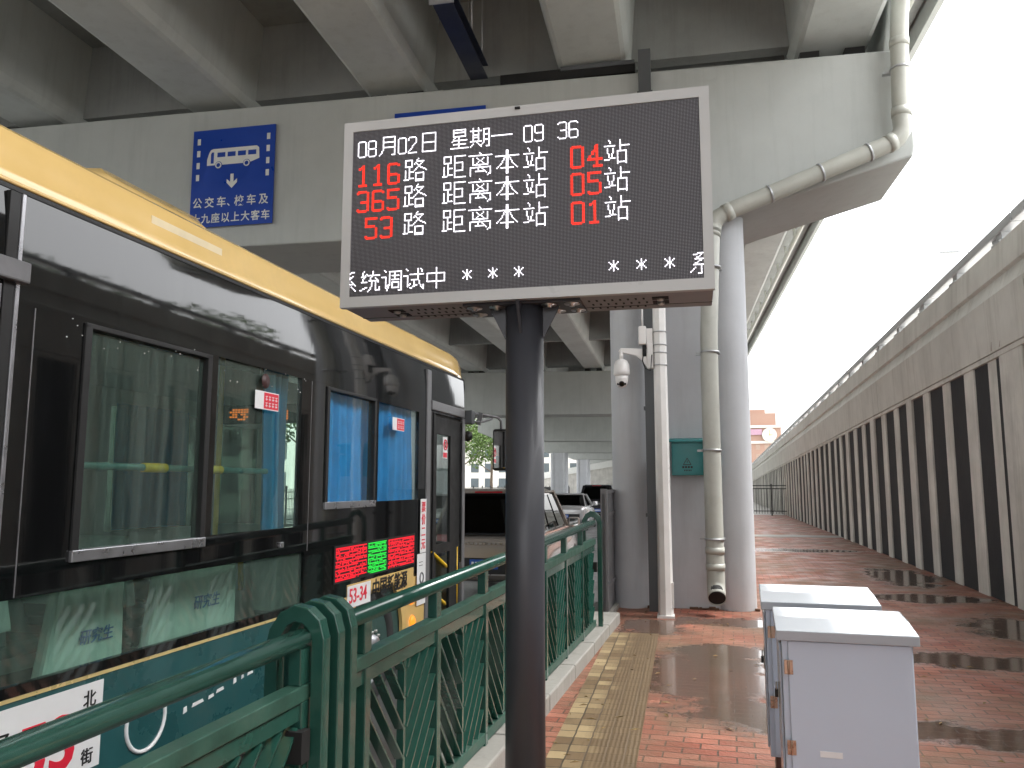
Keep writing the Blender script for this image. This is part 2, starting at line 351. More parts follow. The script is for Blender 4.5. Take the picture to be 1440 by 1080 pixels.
# ------------------------------------------------------------------ mesh helpers
class MB:
    """collects shapes in one bmesh and links them as ONE object"""
    def __init__(s): s.bm = bmesh.new()
    def face(s, pts):
        vs = [s.bm.verts.new(p) for p in pts]
        try: return s.bm.faces.new(vs)
        except ValueError: return None
    def hexa(s, p):
        """8 points: bottom ring 0-3, top ring 4-7"""
        v = [s.bm.verts.new(q) for q in p]
        for f in ((3, 2, 1, 0), (4, 5, 6, 7), (0, 1, 5, 4), (1, 2, 6, 5), (2, 3, 7, 6), (3, 0, 4, 7)):
            s.bm.faces.new([v[i] for i in f])
        return s
    def box(s, x0, x1, y0, y1, z0, z1):
        return s.hexa([(x0, y0, z0), (x1, y0, z0), (x1, y1, z0), (x0, y1, z0), (x0, y0, z1), (x1, y0, z1), (x1, y1, z1), (x0, y1, z1)])
    def bar(s, a, b, w, d, side=(1, 0, 0)):
        """rectangular bar from a to b; d measured along side, w across"""
        a, b = Vector(a), Vector(b); t = (b - a).normalized(); sd_ = Vector(side)
        sd_ = (sd_ - t * sd_.dot(t)).normalized(); u = t.cross(sd_).normalized()
        P = []
        for q in (a, b):
            for (i, j) in ((-1, -1), (1, -1), (1, 1), (-1, 1)):
                P.append(q + u * (w / 2 * i) + sd_ * (d / 2 * j))
        return s.hexa(P)
    def prism(s, pts, vec):
        """polygon pts extruded by vec"""
        vec = Vector(vec); a = [s.bm.verts.new(p) for p in pts]; b = [s.bm.verts.new(Vector(p) + vec) for p in pts]
        n = len(pts)
        s.bm.faces.new(a[::-1]); s.bm.faces.new(b)
        for i in range(n): s.bm.faces.new([a[i], a[(i + 1) % n], b[(i + 1) % n], b[i]])
        return s
    def tube(s, pts, r, seg=12, cap=True, closed=False):
        pts = [Vector(p) for p in pts]; rings = []; n = len(pts)
        rr = r if isinstance(r, (list, tuple)) else [r] * n
        prev = None
        for i, p in enumerate(pts):
            if closed: t = (pts[(i + 1) % n] - pts[i - 1]).normalized()
            elif i == 0: t = (pts[1] - p).normalized()
            elif i == n - 1: t = (p - pts[i - 1]).normalized()
            else: t = ((pts[i + 1] - p).normalized() + (p - pts[i - 1]).normalized()).normalized()
            if prev is None:
                ref = Vector((0, 0, 1)) if abs(t.z) < .9 else Vector((1, 0, 0))
                u = t.cross(ref).normalized()
            else:
                u = (prev - t * prev.dot(t)).normalized()
            prev = u; v = t.cross(u)
            rings.append([s.bm.verts.new(p + (u * cos(2 * pi * k / seg) + v * sin(2 * pi * k / seg)) * rr[i]) for k in range(seg)])
        rng = range(n if closed else n - 1)
        for i in rng:
            A, B = rings[i], rings[(i + 1) % n]
            for k in range(seg):
                f = s.bm.faces.new([A[k], A[(k + 1) % seg], B[(k + 1) % seg], B[k]]); f.smooth = True
        if cap and not closed:
            s.bm.faces.new(rings[0][::-1]); s.bm.faces.new(rings[-1])
        return s
    def cyl(s, a, b, r, seg=24): return s.tube([a, b], r, seg)
    def lathe(s, prof, c, axis='Z', seg=24):
        """profile [(r, h)] turned round an axis through c"""
        c = Vector(c); rings = []
        def pt(r, h, k):
            an = 2 * pi * k / seg; a, b = r * cos(an), r * sin(an)
            return c + (Vector((a, b, h)) if axis == 'Z' else Vector((h, a, b)) if axis == 'X' else Vector((b, h, a)))
        for (r, h) in prof: rings.append([s.bm.verts.new(pt(max(r, .0004), h, k)) for k in range(seg)])
        for A, B in zip(rings, rings[1:]):
            for k in range(seg):
                f = s.bm.faces.new([A[k], A[(k + 1) % seg], B[(k + 1) % seg], B[k]]); f.smooth = True
        s.bm.faces.new(rings[0][::-1]); s.bm.faces.new(rings[-1])
        return s
    def islands(s):
        seen = set(); out = []
        for v in s.bm.verts:
            if v in seen: continue
            st = [v]; seen.add(v); isl = []
            while st:
                a = st.pop(); isl.append(a)
                for e in a.link_edges:
                    b = e.other_vert(a)
                    if b not in seen: seen.add(b); st.append(b)
            out.append(isl)
        return out
    def each(s, name, m, parent=None, **kw):
        """one object for every loose piece"""
        res = []
        for isl in s.islands():
            q = MB(); mp = {v: q.bm.verts.new(v.co) for v in isl}; done = set()
            for v in isl:
                for f in v.link_faces:
                    if f in done: continue
                    done.add(f); g = q.bm.faces.new([mp[w] for w in f.verts]); g.smooth = f.smooth
            res.append(q.build(name, m, parent, **kw))
        s.bm.free(); return res
    def build(s, name, m, parent=None, bevel=0, seg=2, fn=None):
        if fn:
            for v in s.bm.verts: v.co = Vector(fn(v.co))
        bmesh.ops.recalc_face_normals(s.bm, faces=s.bm.faces)
        me = bpy.data.meshes.new(name); s.bm.to_mesh(me); s.bm.free()
        me.materials.append(m)
        o = bpy.data.objects.new(name, me); COL.objects.link(o)
        if parent: o.parent = parent
        if bevel:
            b = o.modifiers.new('bevel', 'BEVEL'); b.width = bevel; b.segments = seg; b.limit_method = 'ANGLE'; b.angle_limit = R(35)
        return o

def tag(o, label=None, cat=None, group=None, kind=None):
    if label: o['label'] = label
    if cat: o['category'] = cat
    if group: o['group'] = group
    if kind: o['kind'] = kind
    return o
def thing(name, label, cat, loc=(0, 0, 0), rz=0, group=None):
    o = bpy.data.objects.new(name, None); COL.objects.link(o); o.empty_display_size = .2
    o.location = loc; o.rotation_euler = (0, 0, rz)
    return tag(o, label, cat, group)
def frame(ang):
    """frame turned left by ang degrees: (across, along, z) -> world"""
    a = R(ang)
    return lambda t, y, z=0: (t * cos(a) - y * sin(a), t * sin(a) + y * cos(a), z)
def dup(o, parent=None):
    c = o.copy(); COL.objects.link(c)
    if parent: c.parent = parent
    for ch in list(o.children): dup(ch, c)
    return c

def lettering(body, size, m, parent, origin, right, up, name='lettering', extrude=.0015, bold=0.0, align='LEFT', sx=1.0, shear=0):
    """words as a mesh standing on a surface; origin at baseline"""
    cu = bpy.data.curves.new(name, 'FONT'); cu.body = body; cu.size = size; cu.extrude = extrude; cu.offset = bold * size
    cu.align_x = align; cu.resolution_u = 3; cu.shear = shear
    t = bpy.data.objects.new('tmp_text', cu); COL.objects.link(t)
    dg = bpy.context.evaluated_depsgraph_get(); dg.update()
    me = bpy.data.meshes.new_from_object(t.evaluated_get(dg), depsgraph=dg)
    bpy.data.objects.remove(t); bpy.data.curves.remove(cu)
    r, u = Vector(right).normalized(), Vector(up).normalized(); nn = r.cross(u)
    mt = Matrix((r * sx, u, nn)).transposed().to_4x4(); mt.translation = Vector(origin) + nn * extrude
    me.transform(mt); me.materials.clear(); me.materials.append(m); me.name = name
    o = bpy.data.objects.new(name, me); COL.objects.link(o)
    if parent: o.parent = parent
    return o

# ================================================================== THE SETTING
tag(MB().box(-600, 600, -300, 900, -.9, -.30).build('ground', M['ground']), kind='structure')
tag(MB().box(-26, -1.62, -30, 300, -.28, -.15).build('road', M['asphalt']), kind='structure')
tag(MB().box(-1.62, 5.0, -14, 47, -.27, 0).build('sidewalk', M['paving']), kind='structure')
tag(MB().box(-1.62, 5.0, 47.0, 160, -.27, -.02).build('path', M['kerb']), kind='structure')
tag(MB().box(-.4, 4.0, 27.0, 28.1, -.1, .004).build('paving_band', M['kerb']), kind='structure')
o = MB().box(-.23, .30, -6, 4.35, -.02, .004).build('tactile_strip', M['tactile']); tag(o, kind='structure')
o.location = (-.86, 4.75, 0); o.rotation_euler = (0, 0, R(3.0))
kb = MB(); y = -8.0
while y < 9.6:
    y1 = min(y + .99, 9.72); kb.box(-1.61, -1.285, y, y1 - .012, -.2, .12 + random.uniform(-.004, .004)); y += .99
tag(kb.build('kerb', M['kerb'], bevel=.012), kind='structure')
# fallen leaves and grit on the pavers
lt = MB()
for i in range(150):
    x = random.uniform(-1.25, 1.1) if i % 3 else random.uniform(1.2, 3.4); y = random.uniform(4.5, 11)
    a = random.uniform(0, 6.3); s_ = random.uniform(.006, .02); l_ = s_ * random.uniform(1.2, 3)
    c_, n_ = cos(a), sin(a); z = .005
    lt.face([(x + c_ * l_, y + n_ * l_, z), (x - n_ * s_ * .5, y + c_ * s_ * .5, z + random.uniform(.002, .01)), (x - c_ * l_, y - n_ * l_, z), (x + n_ * s_ * .5, y - c_ * s_ * .5, z + .002)])
tag(lt.build('leaf_litter', M['litter']), 'dry leaf scraps and grit scattered over the wet pavers', 'litter', kind='stuff')

# ================================================================== THE VIADUCT (frame turned 3.48 degrees left)
VA = 3.48; V = frame(VA)
BENTS = [10.9, 41.0, 66.0, 90.0, 114.0, 138.0]

def pier_body(t, a0, label, near):
    """two rounded shafts joined by a flat web; base at (t, a0 + .8)"""
    root = thing('viaduct_pier', label, 'pier', V(t, a0 + .8, 0), R(VA), 'viaduct piers')
    w = .68
    for sx in (-1, 1):
        m = MB()
        # stadium-shaped shaft front to back
        pts = []
        for k in range(25):
            an = pi * k / 24; pts.append((sx * w + .245 * cos(an + pi), -.52 + .245 * sin(an + pi) * 1.0, -.3))
        for k in range(25):
            an = pi * k / 24; pts.append((sx * w + .245 * cos(an), .52 + .245 * sin(an), -.3))
        m.prism(pts, (0, 0, 5.75))
        o = m.build('shaft', M['pier'], root)
        for p in o.data.polygons:
            if abs(p.normal.z) < .5: p.use_smooth = True
        o.modifiers.new('edge', 'EDGE_SPLIT')
    MB().box(-.50, .50, -.62, .62, -.3, 5.32).build('web', M['pier'], root)
    if near:
        g = MB()
        for k in range(46):
            x = random.uniform(-.5, .9); g.box(x, x + random.uniform(.02, .09), -.70, -.62 - random.uniform(0, .05), -.01, random.uniform(.008, .035))
        g.build('mortar_stain', M['rust'], root)
    return root
pier_body(.06, 10.9, 'grey twin-shaft concrete pier with the downpipe and teal box, right of the railing end', True)
pn = ['just beyond the parked cars', 'second behind the parked cars', 'third row beyond', 'fourth row beyond', 'farthest row']
for i, a0 in enumerate(BENTS):
    if i: pier_body(.06, a0, 'distant twin-shaft pier in line behind the near pier, %s' % pn[i - 1], False)
    pier_body(-13.0, a0, 'far-side twin-shaft pier across the road, %s' % ('behind the bus' if i == 0 else pn[i - 1]), False)

def cap_beam(a0, label):
    root = thing('cap_beam', label, 'beam', V(0, a0, 0), R(VA), 'viaduct cap beams')
    D = 1.7
    prof = [(3.17, 0, 6.02), (3.17, 0, 7.38), (-16.4, 0, 7.62), (-16.4, 0, 6.1), (-14.4, 0, 5.3), (.75, 0, 5.19), (1.3, 0, 5.36), (3.14, 0, 5.88)]
    m = MB(); m.prism(prof, (0, D, 0)); m.build('beam', M['beam'], root, bevel=.03)
    # upstand at the outer end that stops the girders sliding off
    MB().prism([(2.86, .05, 7.385), (3.16, .05, 7.385), (3.22, .05, 8.5), (3.02, .05, 8.5)], (0, D - .1, 0)).build('end_upstand', M['beam'], root, bevel=.02)
    br = MB()
    for t in GIRD:
        for dx in (.2, .8): br.box(t + dx - .13, t + dx + .13, .35, .75, 7.35, 7.66)
    br.each('bearing', M['rubber'], root)
    return root
GIRD = [-14.1, -10.9, -7.66, -4.62, -1.55, 1.78]
bl = ['nearest painted cap beam carrying the blue bus-lane sign', 'second cap beam seen under the display behind the pole', 'third cap beam farther along under the viaduct',
      'fourth cap beam far along under the viaduct', 'fifth cap beam very far along under the viaduct', 'last cap beam at the far end of the viaduct']
for a0, l in zip(BENTS, bl): cap_beam(a0, l)

def span(a0, a1, label):
    root = thing('viaduct_span', label, 'bridge', V(0, a0, 0), R(VA), 'viaduct spans')
    L = a1 - a0; zb, zt = 7.66, 9.15
    for t in GIRD:
        m = MB()
        # box girder: flat soffit, rounded lower edges, webs leaning outward
        prof = [(t - .13, zt), (t - .04, zb + .16), (t + .02, zb + .03), (t + .08, zb), (t + .92, zb), (t + .98, zb + .03), (t + 1.04, zb + .16), (t + 1.13, zt)]
        m.prism([(x, .04, z) for x, z in prof], (0, L - .08, 0)); m.build('girder', M['girder'], root)
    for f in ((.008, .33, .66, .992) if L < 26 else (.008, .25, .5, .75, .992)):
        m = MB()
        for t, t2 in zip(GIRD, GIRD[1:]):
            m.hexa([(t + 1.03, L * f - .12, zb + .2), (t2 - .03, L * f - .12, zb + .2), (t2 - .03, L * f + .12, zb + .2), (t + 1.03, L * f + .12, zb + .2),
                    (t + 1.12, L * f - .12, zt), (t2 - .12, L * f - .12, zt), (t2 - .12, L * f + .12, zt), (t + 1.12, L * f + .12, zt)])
        m.each('diaphragm', M['shadeconc'], root)
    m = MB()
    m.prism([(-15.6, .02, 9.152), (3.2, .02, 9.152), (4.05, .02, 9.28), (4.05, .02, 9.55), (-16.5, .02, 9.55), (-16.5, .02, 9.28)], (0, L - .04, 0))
    m.build('deck_slab', M['shadeconc'], root)
    for x in (4.05, -16.5):
        s_ = 1 if x > 0 else -1
        m = MB(); m.prism([(x - .32 * s_, .03, 9.552), (x + .06 * s_, .03, 9.552), (x + .06 * s_, .03, 8.98), (x + .16 * s_, .03, 8.98), (x + .16 * s_, .03, 10.5), (x - .1 * s_, .03, 10.5)], (0, L - .06, 0))
        m.build('parapet', M['beam'], root)
    m = MB(); m.tube([(3.6, .1, 8.82), (3.6, L - .1, 8.82)], .07, 10)
    for k in range(int(L / 2)): m.box(3.57, 3.63, k * 2 + .5, k * 2 + .55, 8.8, 9.2)
    m.build('drain_pipe', M['pipe'], root)
    return root
ends = [-13.0] + [b + .85 for b in BENTS] + [160.0]
sl = ['nearest viaduct span overhead with pale box girders', 'second viaduct span seen below the display', 'third viaduct span beyond the second cap beam',
      'fourth viaduct span far along the road', 'fifth viaduct span very far along the road', 'sixth viaduct span at the far end', 'last short viaduct span past the final cap beam']
for (a0, a1), l in zip(zip(ends, ends[1:]), sl): span(a0 + .02, a1 - .02, l)

# things fixed to the near cap beam
fa = 10.9 - .02
r = thing('cable_duct', 'dark grey square cable duct rising up the pier past the cap beam', 'duct', V(-.30, fa - .09, 0), R(VA))
MB().box(-.085, .085, -.08, .07, 0, 7.66).build('duct', M['duct'], r, bevel=.006)
m = MB()
for z in (1.2, 2.6, 4.0, 5.6, 7.0): m.box(-.105, .105, -.086, .095, z, z + .04)
m.each('clamp', M['duct'], r)
r = thing('cable_tray', 'black perforated cable tray lying along the top of the near cap beam', 'cable tray', V(-1.42, fa + .1, 7.43), R(VA))
MB().box(-.98, .98, -.06, .1, .02, .17).build('tray', M['slot'], r)
MB().box(-.08, .98, -.085, -.062, .13, .19).build('cover', M['duct'], r)
r = thing('hanging_beam', 'navy steel beam hanging between two girders above the display', 'steel beam', V(-2.7, 9.9, 7.45), R(VA))
m = MB(); m.box(-.13, .13, -1.0, .95, .08, .10); m.box(-.13, .13, -1.0, .95, .28, .30); m.box(-.012, .012, -1.0, .95, .10, .28); m.build('beam', M['navy'], r)
m = MB()
for y in (-.7, .1, .7): m.cyl((-.1, y, .3), (-.1, y, 1.7), .012, 8); m.cyl((.1, y, .3), (.1, y, 1.7), .012, 8)
m.each('hanger_rod', M['galv'], r)
m = MB(); m.box(-.16, .16, -1.02, -1.005, .05, .33); m.build('end_plate', M['galv'], r)

# blue bus-lane sign
PW, PH = 1.40, 1.58
r = thing('bus_lane_sign', 'blue sign with white bus symbol and arrow on the near cap beam', 'sign', V(-6.63, fa - .03, 5.565), R(VA))
MB().box(-PW / 2, PW / 2, -.012, .012, 0, PH).build('panel', M['signblue'], r, bevel=.004)
MB().box(-.5, .5, .012, .045, .3, 1.3).build('bracket', M['galv'], r)
yf = -.016
m = MB()
for k in range(4):
    z = 1.44 - .195 * k
    m.box(-.62, -.565, yf - .002, yf, z - .10, z); m.box(.565, .62, yf - .002, yf, z - .10, z)
m.each('lane_dash', M['signwhite'], r)
# bus silhouette as flat cut vinyl
def flat(m, pts, y=yf): m.prism([(x, y, z) for x, z in pts], (0, -.002, 0))
m = MB()
flat(m, [(-.44, .99), (-.44, 1.09), (-.41, 1.19), (-.38, 1.24), (-.34, 1.255), (.40, 1.255), (.44, 1.22), (.45, 1.05), (.27, .99)]); m.build('bus_symbol', M['signwhite'], r)
m = MB(); y2 = yf - .0025
for x0, x1 in ((-.265, -.13), (-.09, .045), (.085, .22), (.26, .395)): flat(m, [(x0, 1.115), (x1, 1.115), (x1, 1.19), (x0, 1.19)], y2)
flat(m, [(-.375, 1.02), (-.325, 1.02), (-.325, 1.2), (-.36, 1.2), (-.375, 1.17)], y2)
for cx in (-.24, .24): flat(m, [(cx + .062 * cos(k * pi / 12), .985 + .062 * sin(k * pi / 12)) for k in range(24)], y2)
m.each('bus_symbol_window', M['signblue'], r)
m = MB(); y3 = y2 - .0025
for cx in (-.24, .24):
    m.tube([(cx + .043 * cos(k * pi / 8), y3, .985 + .043 * sin(k * pi / 8)) for k in range(16)], .011, 6, closed=True)
m.each('bus_symbol_wheel', M['signwhite'], r)
m = MB(); flat(m, [(-.028, .83), (.028, .83), (.028, .70), (.088, .75), (.088, .69), (0, .60), (-.088, .69), (-.088, .75), (-.028, .70)]); m.build('arrow', M['signwhite'], r)
for txt, z, x0, st in (('公交车、校车及', .325, -.655, .205), ('十九座以上大客车', .075, -.665, .168)):
    x = x0
    for ch in txt:
        if ch == '、':
            lettering(ch, .15, M['signwhite'], r, (x - .03, yf, z), (1, 0, 0), (0, 0, 1), bold=.012); x += .095; continue
        lettering(ch, .178 if st > .2 else .166, M['signwhite'], r, (x, yf, z), (1, 0, 0), (0, 0, 1), bold=.014, sx=.92); x += st
r = thing('road_sign', 'blue road sign mostly hidden behind the top edge of the display', 'sign', V(-3.30, fa - .03, 5.62), R(VA))
MB().box(-.70, .70, -.012, .012, 0, 1.5).build('panel', M['signblue'], r, bevel=.004)
MB().box(-.5, .5, .012, .045, .3, 1.3).build('bracket', M['galv'], r)

# downpipe on the beam and pier
r = thing('downpipe', 'beige plastic downpipe running down the cap beam end and the pier to an open mouth', 'pipe', V(.45, 10.62, 0), R(VA))
def L_(t, z, a=10.62): return (t - .45, a - 10.62, z)
P1 = [L_(3.10, 9.6, 10.75), L_(3.10, 8.3, 10.75), L_(3.03, 7.75, 10.72), L_(3.0, 7.4, 10.7), L_(2.97, 6.35, 10.7), L_(2.97, 6.16, 10.7), L_(2.90, 6.04, 10.7), L_(2.78, 5.98, 10.7),
      L_(.80, 5.24, 10.7), L_(.62, 5.15, 10.7), L_(.55, 5.03, 10.7), L_(.53, 4.88, 10.68), L_(.46, 3.6), L_(.45, 3.0), L_(.45, .40), L_(.45, .33, 10.60), L_(.45, .26, 10.53), L_(.45, .22, 10.46)]
MB().tube(P1, .112, 24, cap=False).build('pipe_run', M['pipe'], r).modifiers.new('wall', 'SOLIDIFY').thickness = .006
m = MB()
for i in (3, 4, 7, 8, 10, 11):
    a, b = Vector(P1[i]), Vector(P1[i + (1 if i not in (7, 11, 4) else -1)]); d = (b - a).normalized()
    m.tube([a - d * .005, a + d * .10], .121, 24)
for z in (.55, .75): m.tube([L_(.45, z - .004), L_(.45, z + .08)], .119, 24)
m.each('socket', M['pipe'], r)
def clip(p, d):
    d = Vector(d).normalized(); m = MB(); p = Vector(p); m.tube([p - d * .014, p + d * .014], .124, 24)
    q = p + Vector((-.02, .09, 0)); m.box(q.x - .16, q.x + .16, q.y - .012, q.y + .06, q.z - .014, q.z + .014)
    m.build('clip', M['galv'], r)
for z in (.93, 2.05, 3.32, 4.45): clip(L_(.45 + max(0, (z - 3)) * .045, z), (.03, 0, 1))
for t in (1.3, 1.95, 2.55): clip((t - .45, .08, 5.24 + (t - .80) * .374), (1.98, 0, .74))
clip(L_(2.985, 7.0, 10.7), (0, 0, 1))
r2 = MB().tube([L_(.45, .222, 10.463), L_(.45, .30, 10.56)], .104, 20).build('dark_mouth', M['slot'], r)

# teal electrical box on the pier web
r = thing('electrical_box', 'teal steel electrical box with warning triangle fixed to the pier beside the downpipe', 'electrical box', V(.16, 10.99, 1.735), R(VA))
MB().box(-.22, .235, -.11, .09, 0, .44).build('case', M['tealbox'], r, bevel=.006)
MB().prism([(-.25, -.16, .435), (-.25, .085, .475), (-.25, .085, .50), (-.25, -.16, .46)], (.505, 0, 0)).build('lid', M['tealbox'], r, bevel=.004)
MB().box(-.2, .215, -.117, -.112, .02, .42).build('door', M['tealbox'], r, bevel=.002)
m = MB()
for a, b in (((-.07, .14), (.03, .14)), ((.03, .14), (-.02, .225)), ((-.02, .225), (-.07, .14)), ((-.02, .165), (-.02, .195))): m.bar((a[0], -.119, a[1]), (b[0], -.119, b[1]), .008, .003, (0, 1, 0))
for k in range(4): m.box(-.085 + k * .036, -.06 + k * .036, -.1205, -.118, .095, .12)
for k in range(5): m.box(-.06 + k * .02, -.048 + k * .02, -.1205, -.118, .055, .075)
m.build('warning_mark', M['black'], r)

# ================================================================== RETAINING WALL OF THE RAMP (turned 1.1 degrees left, crest falling away)
WA = 1.1; Wf = frame(WA); SL = -.0185
ROOTY = 11.0
wall = thing('retaining_wall', 'pale concrete retaining wall of dark recesses and square piles under a deep cap, right', 'wall', Wf(3.82, 11.62, 0), R(WA))
K = 1.06
sh = lambda c: (c.x * K, c.y * K, (c.z + SL * c.y) * K - .096)
sv = lambda c: (c.x * K, c.y * K, (c.z + (SL * c.y if c.z > 1 else 0)) * K - .096)
Y0, Y1 = -16.0, 95.0
def wall_beam(y0, y1):
    b = 3.345; m = MB()
    # stepped section: face, chamfered step, parapet panel
    pr = [(.02, b), (0, b + .72), (.05, b + .745), (.13, b + .98), (.075, b + 1.0), (.10, b + 1.385), (.10, b + 1.40), (.36, b + 1.40), (.40, b + .9), (.8, b + .9), (.8, b)]
    m.prism([(x, y0, z) for x, z in pr], (0, y1 - y0, 0)); return m.build('cap_panel', M['wallbeam'], wall, fn=sh, bevel=.006)
y = -.55 - 12 * 1.3
for a, b in ((-16, -8.6), (-8.58, -.62), (-.595, 8.2), (8.22, 17.0), (17.02, 27), (27.02, 38), (38.02, 52), (52.02, 70), (70.02, 95)): wall_beam(a, b)
MB().box(.03, .78, Y0, Y1, 3.27, 3.335).build('beam_soffit', M['pile'], wall, fn=sh)
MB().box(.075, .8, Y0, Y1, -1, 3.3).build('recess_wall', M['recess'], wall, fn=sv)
def pile(y0, y1, x0=.04):
    m = MB(); m.box(x0, .60, y0, y1, -.4, 3.30)
    m.build('pile', M['pile'], wall, fn=sv, bevel=.015)
pile(-.28, .52); pile(.72, 1.06, .07)
y = 1.62
while y < 94:
    w = .43 + random.uniform(-.03, .03); pile(y, y + w, .04 + random.uniform(-.015, .02)); y += 1.215
y = -1.0
while y > -16: pile(y - .5, y); y -= 1.215
st = MB()
for (y, w, h) in ((-.60, .03, .22), (.62, .025, .12), (.3, .02, .08)):
    st.face([(-.004, y, 3.36), (-.004, y + w, 3.36), (.004, y + w * .7, 3.36 + h), (.004, y + w * .2, 3.36 + h)])
st.each('rust_streak', M['rust'], wall, fn=sh)
# solid body of the ramp behind the cap, its carriageway on top
MB().box(.81, 9.5, Y0, Y1, -1, 4.2).build('ramp_body', M['wallbeam'], wall, fn=sv)
# steel guard rail bolted on the cap
gr = thing('guard_rail', 'galvanised steel guard rail on low brackets along the top of the retaining wall', 'guard rail', Wf(3.82, 11.62, 0), R(WA))
a = -16.0
while a < 94:
    L = 3.97 if a > -20 else 4
    MB().box(.12, .30, a, a + L, 4.885, 5.015).build('rail_beam', M['galv'], gr, fn=sh, bevel=.02); 
    m = MB(); m.box(.15, .27, a + .4, a + .62, 4.748, 4.90); m.box(.10, .32, a + .35, a + .67, 4.746, 4.77); m.bar((.2, a + .5, 4.76), (.2, a + .85, 4.88), .05, .05); m.build('bracket', M['galv'], gr, fn=sh)
    m = MB(); m.box(.15, .27, a + 2.4, a + 2.62, 4.748, 4.90); m.box(.10, .32, a + 2.35, a + 2.67, 4.746, 4.77); m.build('bracket', M['galv'], gr, fn=sh)
    a += 4.0 if a < 30 else 4.0
# street lamps up on the ramp
def street_lamp(x, y, zb, label, hgt=4.0):
    r = thing('street_lamp', label, 'street lamp', (x, y, zb), 0, 'street lamps on the ramp')
    MB().tube([(0, 0, 0), (0, 0, hgt * .9), (-.12, 0, hgt)], [.08, .055, .05], 10).build('pole', M['lampmetal'], r)
    MB().tube([(-.1, 0, hgt - .05), (-.5, 0, hgt + .12), (-1.0, 0, hgt + .2)], .035, 8).build('arm', M['lampmetal'], r)
    MB().box(-1.75, -.95, -.11, .11, hgt + .14, hgt + .25).build('lamp_head', M['lampmetal'], r, bevel=.03)
street_lamp(11.5, 40.0, 3.4, 'grey street lamp whose flat head shows just above the nearer guard rail', 8.7)
street_lamp(11.07, 80.0, 2.8, 'grey street lamp farther along the ramp above the wall', 9.5)
# iron barrier across the far end of the walk
r = thing('iron_barrier', 'dark iron barrier of thin bars across the far end of the red walk', 'fence', (1.2, 46.0, 0), R(-3))
m = MB()
for z in (.22, 1.42, 1.58): m.box(-.1, 2.0, -.02, .02, z, z + .045)
m.each('rail', M['iron'], r)
m = MB()
for k in range(15): m.box(-.1 + k * .145, -.075 + k * .145, -.012, .012, .1, 1.45)
m.each('bar', M['iron'], r)
for x in (0, 1.0, 1.97): MB().box(x - .035, x + .035, -.035, .035, 0, 1.7).build('post', M['iron'], r)

# ================================================================== LED ARRIVAL DISPLAY
DANG = math.degrees(.041)
disp = thing('arrival_display', 'silver framed LED arrival board with white and red characters on a charcoal post', 'display', (-.835, 3.28, 0), R(DANG))
# local: x right along the face, y away from the viewer (face at y = -.08), z up from the ground
FY, DW, DH, DZ, DD = -.08, 1.61, .856, 2.807, .335
zb_, zt_ = DZ - DH / 2, DZ + DH / 2
SX0, SX1, SZ0, SZ1 = -.762, .764, DZ - .381, DZ + .383
MB().box(-DW / 2 + .004, DW / 2 - .004, FY + .03, FY + DD, zb_ + .004, zt_ - .004).build('housing', M['housing'], disp, bevel=.006)
m = MB()
for (a, b, c, d) in ((-DW / 2, SX0, zb_, zt_), (SX1, DW / 2, zb_, zt_), (SX0, SX1, zb_, SZ0), (SX0, SX1, SZ1, zt_)):
    m.box(a, b, FY - .002, FY + .03, c, d)
m.build('bezel', M['bezel'], disp)
scr = MB().box(SX0 + .001, SX1 - .001, .002, .02, SZ0 + .001, SZ1 - .001).build('screen', M['ledpanel'], disp)
scr.location = (0, FY, 0)
MB().box(-.012, .012, FY - .008, FY - .002, zt_ - .018, zt_ - .006).build('lock', M['slot'], disp, bevel=.002)
NC, NR = 256, 128
